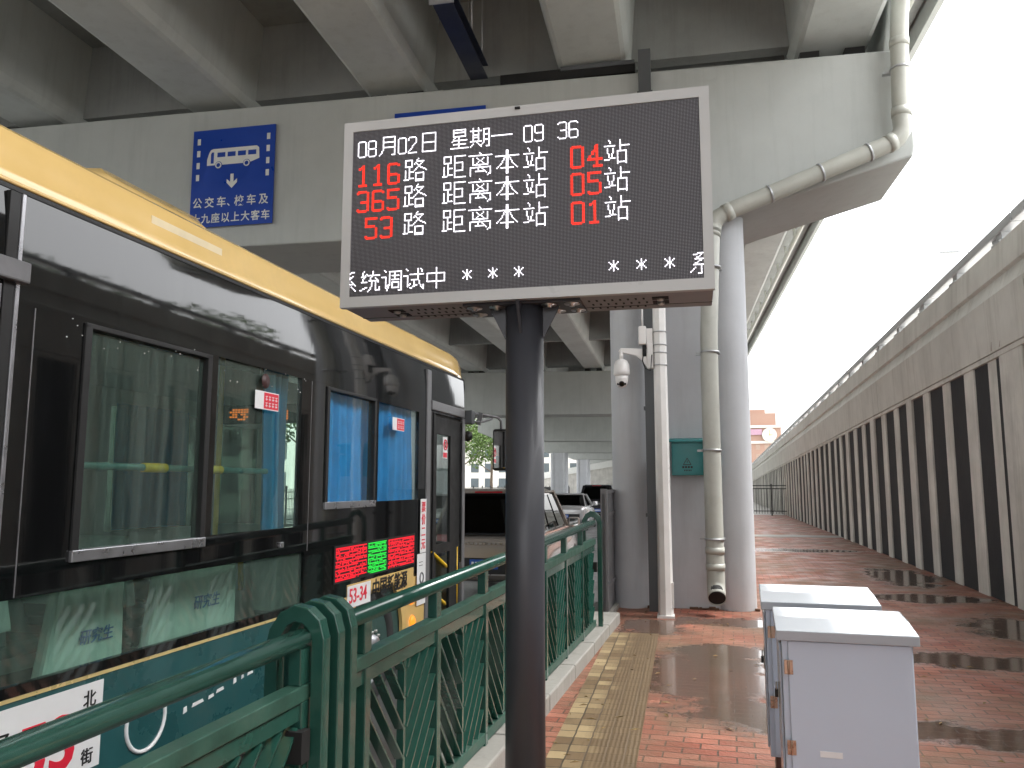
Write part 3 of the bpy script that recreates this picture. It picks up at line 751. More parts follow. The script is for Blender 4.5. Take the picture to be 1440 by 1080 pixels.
GL = {
 '月': "4,0 13,0|4,0 4,9 3,12 1,14|13,0 13,14 11,14|4,4 13,4|4,8 13,8",
 '日': "3,0 13,0 13,14 3,14 3,0|3,7 13,7",
 '星': "3,0 12,0 12,5 3,5 3,0|3,2 12,2|7,5 7,14|4,6 2,9|4,8 13,8|3,11 12,11|1,14 14,14",
 '期': "2,0 2,10|6,0 6,10|0,2 8,2|2,5 6,5|2,7 6,7|0,10 8,10|2,12 0,14|5,11 7,13|10,1 14,1 14,14 12,14|10,1 10,10 8,14|10,5 14,5|10,9 14,9",
 '一': "0,7 15,7",
 '路': "1,1 6,1 6,6 1,6 1,1|4,6 4,15|4,10 7,10|1,9 1,15|0,16 7,15|11,0 8,4|10,2 15,2 8,9|10,4 12,6 17,9|9,11 15,11 15,17 9,17 9,11|9,16 15,16",
 '距': "1,1 6,1 6,6 1,6 1,1|4,6 4,15|4,10 7,10|1,9 1,15|0,16 7,15|9,1 9,17|9,1 17,1|9,6 15,6 15,12 9,12|9,17 17,17",
 '离': "8,0 9,1|0,2 17,2|3,4 3,9 14,9 14,4|6,4 11,8|11,4 6,8|1,11 16,11 16,16 14,17|1,11 1,17|9,9 6,14|5,14 12,14|10,12 13,15",
 '本': "0,4 17,4|8,0 8,17|9,0 9,17|7,5 4,10 1,13|10,5 13,10 16,13|4,13 13,13",
 '站': "3,0 4,2|0,4 7,4|2,6 3,12|6,6 5,12|0,14 7,13|11,0 11,8|11,4 17,4|9,8 15,8 15,16 9,16 9,8|9,9 9,17|15,9 15,17",
 '系': "13,0 3,2|8,2 4,5 10,5|12,3 3,9 13,9|11,7 14,10|8,9 8,15 6,15|4,11 1,14|11,11 14,14",
 '统': "3,0 1,4 4,4|5,2 1,8 5,8|0,14 5,12|10,0 10,2|6,3 15,3|9,4 7,7 14,7|12,5 14,8|9,8 9,11 6,15|12,8 12,14 15,14 15,12",
 '调': "2,0 3,1|0,5 3,5 3,13 5,11|6,1 6,10 4,15|6,1 15,1 15,15 13,15|8,4 13,4|10,2 10,7|8,7 13,7|8,9 13,9 13,13 8,13 8,9",
 '试': "2,0 3,1|0,5 3,5 3,13 5,11|5,4 15,4|11,0 11,7 13,13 15,15 15,12|13,0 14,2|6,8 10,8|8,8 8,13|5,14 10,12",
 '中': "1,4 14,4 14,10 1,10 1,4|8,0 8,15",
 '0': "1,0 5,0|6,1 6,11|5,12 1,12|0,11 0,1", '1': "1,2 3,0 3,12|1,12 5,12", '2': "0,2 0,1 1,0 5,0 6,1 6,4 0,11 0,12 6,12",
 '3': "0,1 1,0 5,0 6,1 6,5 5,6 2,6|5,6 6,7 6,11 5,12 1,12 0,11", '4': "5,12 5,0 0,8 7,8|3,12 7,12", '5': "6,0 0,0 0,5 5,5 6,6 6,11 5,12 1,12 0,11",
 '6': "6,1 5,0 1,0 0,1 0,11 1,12 5,12 6,11 6,7 5,6 0,6", '8': "1,0 5,0 6,1 6,5 5,6 1,6 0,5 0,1 1,0|5,6 6,7 6,11 5,12 1,12 0,11 0,7 1,6",
 '9': "6,6 1,6 0,5 0,1 1,0 5,0 6,1 6,11 5,12 1,12 0,11", '*': "3,0 3,7|0,1 6,6|6,1 0,6"}
def strokes(ch):
    pts = set()
    for s_ in GL[ch].split('|'):
        q = [tuple(map(int, p.split(','))) for p in s_.split()]
        for (x0, y0), (x1, y1) in zip(q, q[1:]):
            n_ = max(abs(x1 - x0), abs(y1 - y0), 1)
            for k in range(n_ + 1): pts.add((round(x0 + (x1 - x0) * k / n_), round(y0 + (y1 - y0) * k / n_)))
    return pts
def led_text(name, items, m_, fat=False):
    lit = set()
    for ch, c0, r0, sx, sy in items:
        for (x, y) in strokes(ch):
            if sx != 1 or sy != 1:
                X, Y = round(x * sx), round(y * sy)
            else: X, Y = x, y
            for dx, dy in (((0, 0), (1, 0), (0, 1), (1, 1)) if fat else ((0, 0),)):
                if 0 <= c0 + X + dx < NC and 0 <= r0 + Y + dy < NR: lit.add((c0 + X + dx, r0 + Y + dy))
    # close vertical gaps left by stretching
    if fat:
        for (x, y) in list(lit):
            if (x, y + 2) in lit and (x, y + 1) not in lit: lit.add((x, y + 1))
    b = MB(); pw, ph = (SX1 - SX0) / NC, (SZ1 - SZ0) / NR
    for (c_, r_) in lit:
        x, z = SX0 + (c_ + .5) * pw, SZ1 - (r_ + .5) * ph; h_ = pw * .37
        b.prism([(x + h_ * cos(k * pi / 3), FY - .0005, z + h_ * sin(k * pi / 3)) for k in range(6)], (0, .003, 0))
    return b.build(name, m_, disp)
for it in ([('0', 4, 8, 1, 1), ('8', 12, 8, 1, 1), ('月', 20, 6, 1, 1), ('0', 36, 8, 1, 1), ('2', 44, 8, 1, 1), ('日', 52, 6, 1, 1)], [('星', 76, 6, 1, 1), ('期', 92, 6, 1, 1), ('一', 108, 6, 1, 1)],
      [('0', 132, 8, 1, 1), ('9', 140, 8, 1, 1)], [('3', 157, 8, 1, 1), ('6', 165, 8, 1, 1)]):
    led_text('date_lettering', it, M['ledwhite'])
for r0 in (25, 45, 66):
    for g in ([('路', 41)], [('距', 71), ('离', 91), ('本', 111), ('站', 132)], [('站', 190)]):
        led_text('route_lettering', [(ch, c_, r0, 1, 1) for ch, c_ in g], M['ledwhite'])
for txt, c0, r0 in (('116', 4, 27), ('365', 4, 47), ('53', 11, 68), ('04', 166, 27), ('05', 166, 47), ('01', 166, 68)):
    led_text('number_lettering', [(ch, c0 + 12 * k, r0, 1.3, 1.25) for k, ch in enumerate(txt)], M['ledred'], True)
for it in ([('系', -10, 109, 1, 1), ('统', 8, 109, 1, 1), ('调', 25, 109, 1, 1), ('试', 42, 109, 1, 1), ('中', 59, 109, 1, 1)], [('系', 246, 109, 1, 1)], *[[('*', c_, 112, 1, 1)] for c_ in (87, 106, 125, 192, 211, 230)]):
    led_text('scroll_lettering', it, M['ledwhite'])
# underside: louvre slots, inspection windows, mounting plate and washers
zu = zb_ + .004
for sx in (-1, 1):
    m = MB()
    for rw, yy in enumerate((.045, .115, .185)):
        for k in range(8):
            x = sx * (.285 + .033 * k) + (.01 if rw == 1 else 0); m.box(x - .004, x + .004, yy - .012, yy + .012, zu - .002, zu + .001)
    m.each('vent_slot', M['slot'], disp)
    for yy in (.05, .125):
        x = sx * .585; MB().box(x - .034, x + .034, yy - .026, yy + .026, zu - .0025, zu + .001).build('inspection_window', M['slot'], disp)
        MB().lathe([(.0, -.012), (.014, -.010), (.016, 0)], (x, yy, zu - .002)).build('lens', M['bolt'], disp)
m = MB(); m.box(-.8, .8, .168, .171, zu - .0015, zu + .001); m.build('seam', M['slot'], disp)
MB().box(-.255, .255, -.03, .215, zu - .012, zu - .0001).build('mounting_plate', M['post'], disp)
for sx in (-1, 1):
    for (x, yy) in ((.115, .02), (.215, .02), (.135, .15), (.225, .15)):
        MB().lathe([(.0, -.012), (.012, -.012), (.012, -.004), (.034, -.003), (.034, 0)], (sx * x, yy, zu - .012)).build('bolt', M['bolt'], disp)
MB().cyl((0, .06, 0), (0, .06, zu - .012), .0825, 48).build('pole', M['post'], disp)
m = MB()
for sx in (-1, 1): m.prism([(sx * .08, .054, zu - .0125), (sx * .155, .054, zu - .0125), (sx * .085, .054, zu - .15), (sx * .08, .054, zu - .15)], (0, .012, 0))
m.prism([(.006, -.02, zu - .0125), (.006, -.10, zu - .0125), (.006, -.023, zu - .14)], (-.012, 0, 0)); m.each('gusset', M['post'], disp)
MB().box(-.2, .2, -.14, .26, 0, .016).build('base_plate', M['post'], disp, bevel=.004)

# ================================================================== GREEN RAILING ON THE KERB
RX = -1.42
def rz_(c):      # the railing climbs a little with the pavement
    k = (1.066 + .0204 * c.y - .13) / (1.175 - .13)
    return (c.x, c.y, c.z if c.z < .13 else .13 + (c.z - .13) * k)
def railing(y0, y1, label, step, first, ends):
    root = thing('guard_railing', label, 'railing', (RX, y0, .12), 0, 'green railings on the kerb')
    def B(mb, name, mt, **k): return mb.build(name, mt, root, fn=lambda c: (lambda q: (q[0], q[1] - y0, q[2] - .12))(rz_(c)), **k)
    B(MB().tube([(0, y0 + .02, 1.14), (0, y1 - .02, 1.14)], .036, 20), 'handrail', M['rail'])
    B(MB().box(-.03, .03, y0, y1, .93, .985), 'top_rail', M['rail_dirty'], bevel=.004)
    B(MB().box(-.018, .018, y0, y1, .865, .925), 'middle_rail', M['rail'], bevel=.003)
    B(MB().box(-.025, .025, y0, y1, .135, .195), 'bottom_rail', M['rail_dirty'], bevel=.003)
    ys = []; y = first
    while y <= y1 + .01: ys.append(y); y += step
    for i, y in enumerate(ys):
        yy = min(max(y, y0 + .028), y1 - .028)
        B(MB().box(-.028, .028, yy - .026, yy + .026, .12, .93), 'upright', M['rail'], bevel=.004)
        B(MB().box(-.024, .024, yy - .034, yy + .034, .985, 1.112), 'bracket', M['rail'], bevel=.004)
    a = sorted(set([y0 + .03] + ys + [y1 - .03]))
    for ya, yb in zip(a, a[1:]):
        if yb - ya < .3: continue
        ymid = (ya + yb) / 2
        B(MB().box(-.016, .016, ymid - .012, ymid + .012, .19, .87), 'mullion', M['rail'])
        for (p, q, up) in ((ya + .035, ymid - .016, -1), (ymid + .016, yb - .035, 1)):
            m = MB(); w = q - p; H0, H1 = .195, .862; sl = 1.15     # slats lean: rise over run
            k = -w * sl
            while k < H1 - H0:
                # line z = H0 + k + sl * s, s in 0..w
                s0, s1 = max(0, -k / sl), min(w, (H1 - H0 - k) / sl)
                if s1 - s0 > .02:
                    f = (lambda s_: p + s_) if up > 0 else (lambda s_: q - s_)
                    m.bar((0, f(s0), H0 + k + sl * s0), (0, f(s1), H0 + k + sl * s1), .010, .042, (1, 0, 0))
                k += .13
            B(m, 'slat', M['rail'])
    MB().box(-.012, .05, y1 - .09, y1 - .035, .70, .80).build('latch_bracket', M['slot'], root, fn=lambda c: (c.x, c.y - y0, c.z - .12))
    for ye, flip in ends:
        pts_o = [(-.14, .12), (-.14, 1.10), (-.127, 1.165), (-.09, 1.225), (-.035, 1.255), (.02, 1.245), (.065, 1.205), (.083, 1.14), (.085, .12)]
        pts_i = [(.036, .12), (.036, 1.13), (.024, 1.165), (0, 1.19), (-.03, 1.197), (-.06, 1.18), (-.082, 1.145), (-.092, 1.09), (-.092, .12)]
        m = MB(); n = 9
        o_ = [(x, ye, z) for x, z in pts_o]; i_ = [(x, ye, z) for x, z in pts_i][::-1]
        for j in range(n - 1):
            A = [o_[j], o_[j + 1], i_[j + 1], i_[j]]
            m.hexa([A[0], A[1], A[2], A[3], *[(x, y + .05, z) for x, y, z in A]])
        bmesh.ops.remove_doubles(m.bm, verts=m.bm.verts, dist=.0005)
        for f in [f for f in m.bm.faces if False]: pass
        B(m, 'end_hoop', M['rail'], bevel=.004)
    return root
railing(-3.2, 2.56, 'nearest green railing section, its round handrail running into the first hoop', 1.62, 2.53 - 1.62 * 3, ((2.54, 0),))
railing(2.80, 8.64, 'green railing section behind the charcoal post with twin hoops at its near end', .81, 3.02, ((2.65, 0), (2.75, 0), (8.70, 0)))

# grey steel panel closing the gap between railing and pier
r = thing('steel_hoarding', 'plain grey steel panel closing the gap between railing end and pier', 'hoarding', (-1.50, 9.95, 0), R(2))
MB().box(-.02, .02, 0, 2.6, .06, 1.50).build('panel', M['hoard'], r)
m = MB()
for y in (0, 1.3, 2.56): m.box(-.035, .045, y, y + .05, 0, 1.56)
m.each('post', M['hoard'], r)
m = MB()
for z in (.35, 1.22, 1.5): m.box(.02, .04, .05, 2.56, z, z + .05)
m.each('rail', M['hoard'], r)
MB().box(-.06, .08, -.02, 2.62, 0, .055).build('sill', M['kerb'], r)

# ================================================================== WHITE CABINETS
def cabinet(label, x, y, w, d, zt, rz):
    r = thing('white_cabinet', label, 'cabinet', (x, y, 0), R(rz), 'white utility cabinets')
    # x to the right from the left front corner, y into depth
    MB().box(.03, w - .03, .04, d - .03, 0, .2).build('plinth', M['plinth'], r, bevel=.008)
    MB().box(0, w, .012, d, .2, zt - .045).build('body', M['cabinet'], r, bevel=.004)
    m = MB(); m.prism([(-.022, -.03, zt - .055), (-.022, -.03, zt - .012), (-.022, d * .5, zt + .014), (-.022, d + .03, zt + .026), (-.022, d + .03, zt - .03), (-.022, d * .5, zt - .04)], (w + .044, 0, 0))
    m.build('roof', M['cabroof'], r, bevel=.004)
    dr = MB().box(.026, w - .006, -.004, .0115, .215, zt - .06).build('door', M['cabinet'], r, bevel=.003)
    for z in (zt - .17, .48):
        h = MB(); h.box(.008, .044, -.011, -.0045, z - .03, z + .03); h.tube([(.026, -.012, z - .03), (.026, -.012, z + .03)], .005, 8); h.build('hinge', M['hinge'], dr, bevel=.001)
    MB().box(.14, .23, -.0065, -.0045, .45, .475).build('label_plate', M['white'], dr)
    sdr = MB().box(-.010, -.001, .05, d - .05, .235, zt - .08).build('side_door', M['cabinet'], r, bevel=.003)
    lk = MB(); lk.box(-.028, -.012, .26, .285, .62, .655); lk.build('padlock', M['black'], sdr, bevel=.003)
    lk = MB().tube([(-.02, .262, .655), (-.02, .264, .685), (-.02, .281, .685), (-.02, .283, .655)], .0035, 8).build('shackle', M['bolt'], sdr)
    MB().box(-.014, -.0105, .20, .235, .60, .70).build('handle_plate', M['bolt'], sdr, bevel=.002)
    return r
cabinet('front white metal cabinet with brass hinges on a brown plinth, its whole front panel showing', .20, 3.83, .53, .39, .985, -1.0)
cabinet('rear white metal cabinet half hidden behind the other one', .165, 4.58, .545, .41, 1.005, -1.0)

# ================================================================== CAMERA POLE
px, py = V(-.17, 10.30)[:2]
r = thing('camera_pole', 'white octagonal pole in front of the pier carrying bracket bands', 'pole', (px, py, 0), R(VA))
MB().tube([(0, 0, 0), (0, 0, 5.0)], [.092, .080], 8).build('shaft', M['poleWhite'], r)
for p in r.children[0].data.polygons: p.use_smooth = False
MB().box(-.105, .105, -.105, .105, 0, .03).build('base_plate', M['poleWhite'], r)
MB().box(.06, .10, -.05, .05, .12, .42).build('hatch', M['poleWhite'], r, bevel=.004)
m = MB()
for z in (3.12, 3.28, 3.38, 3.55): m.tube([(0, 0, z - .006), (0, 0, z + .006)], .091, 16)
m.each('band', M['galv'], r)
r = thing('dome_camera', 'white dome surveillance camera hanging from a bracket on the white pole', 'camera', V(-.17, 10.30, 3.0), R(VA))
MB().box(-.16, -.085, -.04, .04, .08, .40).build('mount_plate', M['camwhite'], r, bevel=.006)
m = MB(); m.prism([(-.16, -.022, .34), (-.50, -.022, .36), (-.53, -.022, .31), (-.44, -.022, .285), (-.30, -.022, .25), (-.21, -.022, .17), (-.16, -.022, .08)], (0, .044, 0)); m.build('bracket', M['camwhite'], r, bevel=.012)
MB().cyl((-.49, 0, .20), (-.49, 0, .33), .026, 16).build('stem', M['camwhite'], r)
MB().lathe([(.0, .215), (.045, .21), (.075, .19), (.098, .14), (.103, .06), (.105, .02), (.092, .008), (.088, 0)], (-.49, 0, 0), seg=32).build('hood', M['camwhite'], r)
MB().lathe([(.0, -.155), (.03, -.150), (.055, -.135), (.073, -.10), (.082, -.05), (.084, -.002)], (-.49, 0, 0), seg=32).build('dome', M['camwhite'], r)
d_ = Vector((.05, -.86, -.5)).normalized(); c_ = Vector((-.49, 0, -.075))
MB().tube([c_ + d_ * .045, c_ + d_ * .080, c_ + d_ * .083], [.036, .036, .03], 20).build('lens_ring', M['slot'], r)
MB().tube([c_ + d_ * .080, c_ + d_ * .0845], .021, 20).build('lens', M['carglass'], r)
for sx in (-1, 1):
    d2 = Vector((sx * .62, -.66, -.5)).normalized(); MB().tube([c_ + d2 * .06, c_ + d2 * .084], [.018, .013], 14).build('infrared_lamp', M['slot'], r)
r = thing('antenna_unit', 'small pale wireless unit with thin aerial strapped beside the white pole', 'antenna', V(-.17, 10.30, 3.3), R(VA))
MB().box(-.165, -.088, -.035, .035, .02, .30).build('back_plate', M['camwhite'], r, bevel=.004)
MB().box(-.265, -.168, -.06, .05, .09, .33).build('unit', M['camwhite'], r, bevel=.015)
MB().cyl((-.215, -.01, .33), (-.215, -.01, .62), .011, 10).build('aerial', M['camwhite'], r)
MB().box(-.22, -.17, -.05, .04, -.06, .085).build('cable_box', M['slot'], r, bevel=.01)
MB().tube([(-.20, -.05, .0), (-.22, -.07, -.12), (-.19, -.06, -.22), (-.12, -.05, -.25), (-.10, -.07, -.05)], .007, 8).build('cable', M['slot'], r)

# ================================================================== THE BUS
bf = frame(1.27); bx, by, _ = bf(-2.62, 0)
bus = thing('city_bus', 'black glass city bus with yellow roof, dark teal skirt and blue curtains behind the railing', 'bus', (bx, by, -.15), R(1.27))
up_ = lambda c: (c.x, c.y, c.z + .15)
def BB(mb, name, m_, parent=None, **k): return mb.build(name, m_, parent or bus, fn=up_, **k)
def BE(mb, name, m_, parent=None, **k): return mb.each(name, m_, parent or bus, fn=up_, **k)
BL0, BL1 = -2.4, 8.6
def holed(y0, y1, z0, z1, holes, x0, x1):
    ys = sorted({y0, y1, *[v for h in holes for v in h[:2] if y0 < v < y1]}); zs = sorted({z0, z1, *[v for h in holes for v in h[2:] if z0 < v < z1]})
    m = MB()
    for a, b in zip(ys, ys[1:]):
        for c, d in zip(zs, zs[1:]):
            ym, zm = (a + b) / 2, (c + d) / 2
            if not any(h[0] < ym < h[1] and h[2] < zm < h[3] for h in holes): m.box(x0, x1, a, b, c, d)
    bmesh.ops.remove_doubles(m.bm, verts=m.bm.verts, dist=.0005)
    seen = {}
    for f in list(m.bm.faces):       # drop the doubled faces between neighbouring cells
        k = tuple(sorted(v.index for v in f.verts)) if False else tuple(sorted(tuple(round(q, 4) for q in v.co) for v in f.verts))
        seen.setdefault(k, []).append(f)
    bmesh.ops.delete(m.bm, geom=[f for fs in seen.values() if len(fs) > 1 for f in fs], context='FACES')
    return m
WIN = [(2.905, 3.81, 1.30, 2.30), (3.885, 4.835, 1.335, 2.31), (5.20, 6.055, 1.455, 2.295), (6.125, 7.07, 1.475, 2.285), (.1, 1.1, 1.3, 2.3), (-2.1, -.05, 1.3, 2.3)]
LOWG = (2.56, 4.925, .835, 1.165)
DOORM, DOORF = (1.2, 2.47, .1, 2.385), (7.385, 8.43, .12, 2.335)
side = BB(holed(BL0, 8.52, .787, 2.315, WIN + [LOWG, DOORM, DOORF], -.035, 0), 'side_cladding', M['busblack'])
# upper cladding leaning in to the roof
m = MB(); m.prism([(0, BL0, 2.3155), (-.001, BL0, 2.45), (-.003, BL0, 2.56), (-.008, BL0, 2.66), (-.016, BL0, 2.758), (-.2, BL0, 2.758), (-.2, BL0, 2.3155)], (0, 8.50 - BL0, 0))
o = BB(m, 'upper_cladding', M['busblack'])
for p in o.data.polygons: p.use_smooth = abs(p.normal.y) < .5 and p.normal.x > .5
o.modifiers.new('edge', 'EDGE_SPLIT')
m = MB()
for y in (2.63, 4.97, 7.30): m.box(-.03, .0012, y - .003, y + .003, 1.17 if y < 7 else 1.5, 2.31)
BE(m, 'panel_seam', M['trimgrey'])
# roof
half = [(-.034, 2.775), (-.026, 2.80), (-.036, 2.845), (-.056, 2.91), (-.062, 2.985), (-.078, 3.018), (-.095, 3.022), (-.115, 3.045), (-.20, 3.085), (-.55, 3.12)]
prof = half + [(-2.5 - x, z) for x, z in half[::-1]]
m = MB(); n_ = len(prof)
ysr = [(BL0, 1, 0), (8.2, 1, 0), (8.45, .997, -.015), (8.60, .985, -.06), (8.68, .955, -.15)]
rings = [[m.bm.verts.new((-1.25 + (x + 1.25) * sc, y, max(z + dz, 2.70) if z + dz < 2.775 else z + dz)) for x, z in prof] for y, sc, dz in ysr]
for A, Bq in zip(rings, rings[1:]):
    for k in range(n_ - 1): m.bm.faces.new([A[k], A[k + 1], Bq[k + 1], Bq[k]]).smooth = True
m.bm.faces.new(rings[0][::-1]); m.bm.faces.new(rings[-1])
roof = BB(m, 'roof', M['busyellow']); roof.modifiers.new('edge', 'EDGE_SPLIT').split_angle = R(40)
BB(MB().box(-.06, -.012, BL0, 8.5, 2.7585, 2.776), 'drip_rail', M['rubber'])
m = MB(); m.tube([(-.022, BL0, 2.79), (-.022, 8.3, 2.79)], .010, 8); BB(m, 'roof_trim', M['busyellow'])
def fairing(y0, y1, x0, h, w=1.7):
    m = MB(); N = 10; P = []
    for k in range(N + 1):
        y = y0 + (y1 - y0) * k / N; e = min(k, N - k) / N; s_ = min(1, (e * 5)) ** .5 if e > 0 else .0
        zt = 3.0 + max(.02, h * s_); P.append([(x0, y, 2.99), (x0 - .02, y, 3.0 + (zt - 3.0) * .5), (x0 - .10, y, zt), (x0 - w + .1, y, zt), (x0 - w, y, 2.99)])
    V_ = [[m.bm.verts.new(p) for p in r_] for r_ in P]
    for A, Bq in zip(V_, V_[1:]):
        for k in range(4): m.bm.faces.new([A[k], A[k + 1], Bq[k + 1], Bq[k]]).smooth = True
    m.bm.faces.new(V_[0]); m.bm.faces.new(V_[-1][::-1])
    f = BB(m, 'roof_fairing', M['busyellow'], roof); f.modifiers.new('edge', 'EDGE_SPLIT').split_angle = R(50)
fairing(2.98, 4.25, -.17, .165); fairing(3.9, 5.6, -.19, .13); fairing(-1.8, 2.2, -.3, .17)
BB(MB().box(-.066, -.054, 3.35, 3.95, 2.905, 2.945), 'roof_sticker', mat('cream_sticker', (.70, .58, .36), .4), roof)
# skirt
def arch(yc, r_, y0, y1, z1, zb=.10):
    pts = [(y0, zb), (y0, z1), (y1, z1), (y1, zb), (yc + r_, zb)]
    for k in range(1, 16):
        an = pi * k / 16 * 1.0
        pts.append((yc + r_ * cos(an), max(zb, .32 + r_ * sin(an) * 1.0)))
    pts.append((yc - r_, zb)); m = MB(); m.prism([(-.03, y, z) for y, z in pts], (.03, 0, 0)); return m
BB(MB().box(-.03, 0, BL0, DOORM[0], .10, .785), 'skirt', M['busteal'])
BB(MB().box(-.03, 0, DOORM[1], 5.40, .10, .785), 'skirt', M['busteal'])
BB(arch(6.18, .56, 5.402, 7.30, .785), 'front_skirt', M['busyellow'])
BB(MB().box(.0, .004, 5.60, 6.975, .7855, .872), 'skirt_band', M['busyellow'])
BB(MB().box(-.01, .006, DOORM[1] + .05, 4.97, .779, .793), 'gold_trim', M['gold'])
# side windows
def pane(y0, y1, z0, z1, gl, x=-.02): return BB(MB().box(x - .003, x + .003, y0 - .02, y1 + .02, z0 - .02, z1 + .02), 'window', gl)
def wframe(w, y0, y1, z0, z1, t=.03, proud=.012):
    m = MB()
    m.box(-.05, proud, y0 - t * .3, y0 + t, z0, z1); m.box(-.05, proud, y1 - t, y1 + t * .3, z0, z1)
    m.box(-.05, proud, y0 - t * .3, y1 + t * .3, z1 - t * .6, z1 + .006); BB(m, 'window_frame', M['rubber'], w, bevel=.004)
    BB(MB().box(-.045, proud + .006, y0 - .01, y1 + .01, z0 - .02, z0 + .03), 'sill', M['alu'], w, bevel=.004)
for i, (y0, y1, z0, z1) in enumerate(WIN):
    w = pane(y0, y1, z0, z1, M['curtainglass'] if i in (2, 3) else M['glass'])
    if i in (0, 2): wframe(w, y0, y1, z0, z1)
BB(MB().box(-.02, -.014, LOWG[0] - .02, LOWG[1] + .02, LOWG[2] - .02, LOWG[3] + .02), 'lower_window', M['glass'])
BB(MB().box(-.01, .016, 4.60, 4.64, 1.215, 1.25), 'latch', M['alu'], bevel=.004)
# curtains, gathered
def curtain(y0, y1, z0, z1, x=-.09, amp=.018, k=46):
    m = MB(); N = int((y1 - y0) / .012); cols = []
    ph = random.uniform(0, 6)
    for j in range(N + 1):
        y = y0 + (y1 - y0) * j / N; xx = x + amp * sin(y * k + ph + .7 * sin(y * 9)) + .008 * sin(y * 23 + ph)
        cols.append([m.bm.verts.new((xx + .012 * sin(z * 3 + y * 5), y, z)) for z in (z0, z0 + (z1 - z0) * .35, z0 + (z1 - z0) * .7, z1)])
    for A, Bq in zip(cols, cols[1:]):
        for q in range(3): m.bm.faces.new([A[q], Bq[q], Bq[q + 1], A[q + 1]]).smooth = True
    return BB(m, 'curtain', M['curtain'])
curtain(5.16, 6.08, 1.40, 2.34); curtain(6.10, 7.12, 1.42, 2.34); curtain(4.62, 4.86, 1.20, 2.36, -.14, .03, 70)
# stickers on the glass
def sticker(y, z, w, h, label_=None):
    s_ = BB(MB().box(.0005, .003, y, y + w, z, z + h), 'sticker', M['white']); m = MB(); m.box(.0032, .0042, y + w * .36, y + w * .98, z + .006, z + h - .006); BB(m, 'red_block', M['red'], s_)
    m = MB()
    for j in range(4):
        for q in range(2):
            yy = y + w * (.42 + .14 * j); zz = z + h * (.2 + .36 * q)
            m.box(.0045, .0052, yy, yy + w * .085, zz, zz + h * .05); m.box(.0045, .0052, yy + w * .03, yy + w * .045, zz - h * .05, zz + h * .2); m.box(.0045, .0052, yy, yy + w * .085, zz + h * .16, zz + h * .2)
    m.box(.0045, .0052, y + w * .12, y + w * .24, z + h * .42, z + h * .6); BB(m, 'sticker_print', M['white'], s_)
sticker(4.265, 2.06, .27, .11); sticker(6.42, 2.075, .27, .11)
BB(MB().lathe([(.001, 0), (.045, 0), (.045, .003), (.001, .003)], (.0005, 4.375, 2.235), 'X'), 'sticker', mat('faded_red_print', (.06, .025, .025), .5))
# red and green route panel
PY0, PY1, PZ0, PZ1 = 5.385, 6.965, .915, 1.155
lp = BB(MB().box(.0005, .008, PY0 - .02, PY1 + .02, PZ0 - .015, PZ1 + .015), 'route_panel', M['slot'])
nb, nr_ = 120, 20
mr_, mg_ = MB(), MB()
for c_ in range(nb):
    for r_ in range(nr_):
        f = c_ / nb; row = .55 + .45 * sin(r_ * 2.4 + 1.3 * sin(c_ * .13)) + random.uniform(-.35, .35)
        if row < .32: continue
        y = PY0 + (c_ + .5) * (PY1 - PY0) / nb; z = PZ0 + (r_ + .5) * (PZ1 - PZ0) / nr_
        q = mg_ if .345 < f < .60 else mr_
        if abs(f - .345) < .01 or abs(f - .60) < .01: continue
        q.face([(.0095, y - .0052, z - .0045), (.0095, y + .0052, z - .0045), (.0095, y + .0052, z + .0045), (.0095, y - .0052, z + .0045)])
BB(mr_, 'red_lettering', M['ledbusred'], lp); BB(mg_, 'green_lettering', M['ledgreen'], lp)
# painted words
def bt(body, size, m_, y, z, parent=None, **k): return lettering(body, size, m_, parent or bus, (.0045, y, z + .15), (0, 1, 0), (0, 0, 1), **k)
pl = BB(MB().box(.0045, .0065, 5.60, 6.02, .70, .86), 'number_plate', M['white']); lettering('53-34', .15, M['red'], pl, (.007, 5.625, .735 + .15), (0, 1, 0), (0, 0, 1), bold=.01, sx=.92)
lettering('中国新能源', .15, M['black'], bus, (.0045, 6.05, .735 + .15), (0, 1, 0), (0, 0, 1), bold=.02, sx=1.02)
lettering('绿色公交出行', .06, M['black'], bus, (.0045, 6.06, .655 + .15), (0, 1, 0), (0, 0, 1), bold=.02)
rp = BB(MB().box(.0005, .0035, 2.30 + .2, 3.142, .40, .757), 'route_sticker', M['white'])
lettering('53', .30, M['red'], rp, (.004, 2.69, .45 + .15), (0, 1, 0), (0, 0, 1), bold=.025, sx=1.05)
for k, ch in enumerate('北大'): lettering(ch, .075, M['black'], rp, (.004, 3.025, .665 - .08 * k + .15), (0, 1, 0), (0, 0, 1), bold=.006)
for k, ch in enumerate('经纬'): lettering(ch, .085, M['black'], rp, (.004, 2.575, .60 - .095 * k + .15), (0, 1, 0), (0, 0, 1), bold=.006)
lettering('街', .07, M['black'], rp, (.004, 3.03, .43 + .15), (0, 1, 0), (0, 0, 1), bold=.006)
m = MB(); m.tube([(.002, 3.44 + .135 * cos(k * pi / 16), .50 + .135 * sin(k * pi / 16)) for k in range(4, 35)], .010, 6); BB(m, 'round_emblem', M['white'])
m = MB(); m.tube([(.0015, 3.44 + .115 * cos(k * pi / 16), .50 + .115 * sin(k * pi / 16)) for k in range(6, 14)], .008, 6); BB(m, 'emblem_arc', M['red'])
m = MB()
for (y, w_, z, h_) in ((3.72, .03, .455, .03), (3.79, .10, .47, .018), (3.93, .05, .475, .018), (4.00, .07, .49, .018), (4.16, .03, .50, .03), (4.24, .022, .51, .022), (4.30, .06, .515, .016)):
    m.prism([(.0005, y, z), (.0005, y + w_, z + .006), (.0005, y + w_ * .9, z + h_ + .004), (.0005, y + w_ * .1, z + h_)], (.002, 0, 0))
BE(m, 'side_lettering', M['white'])
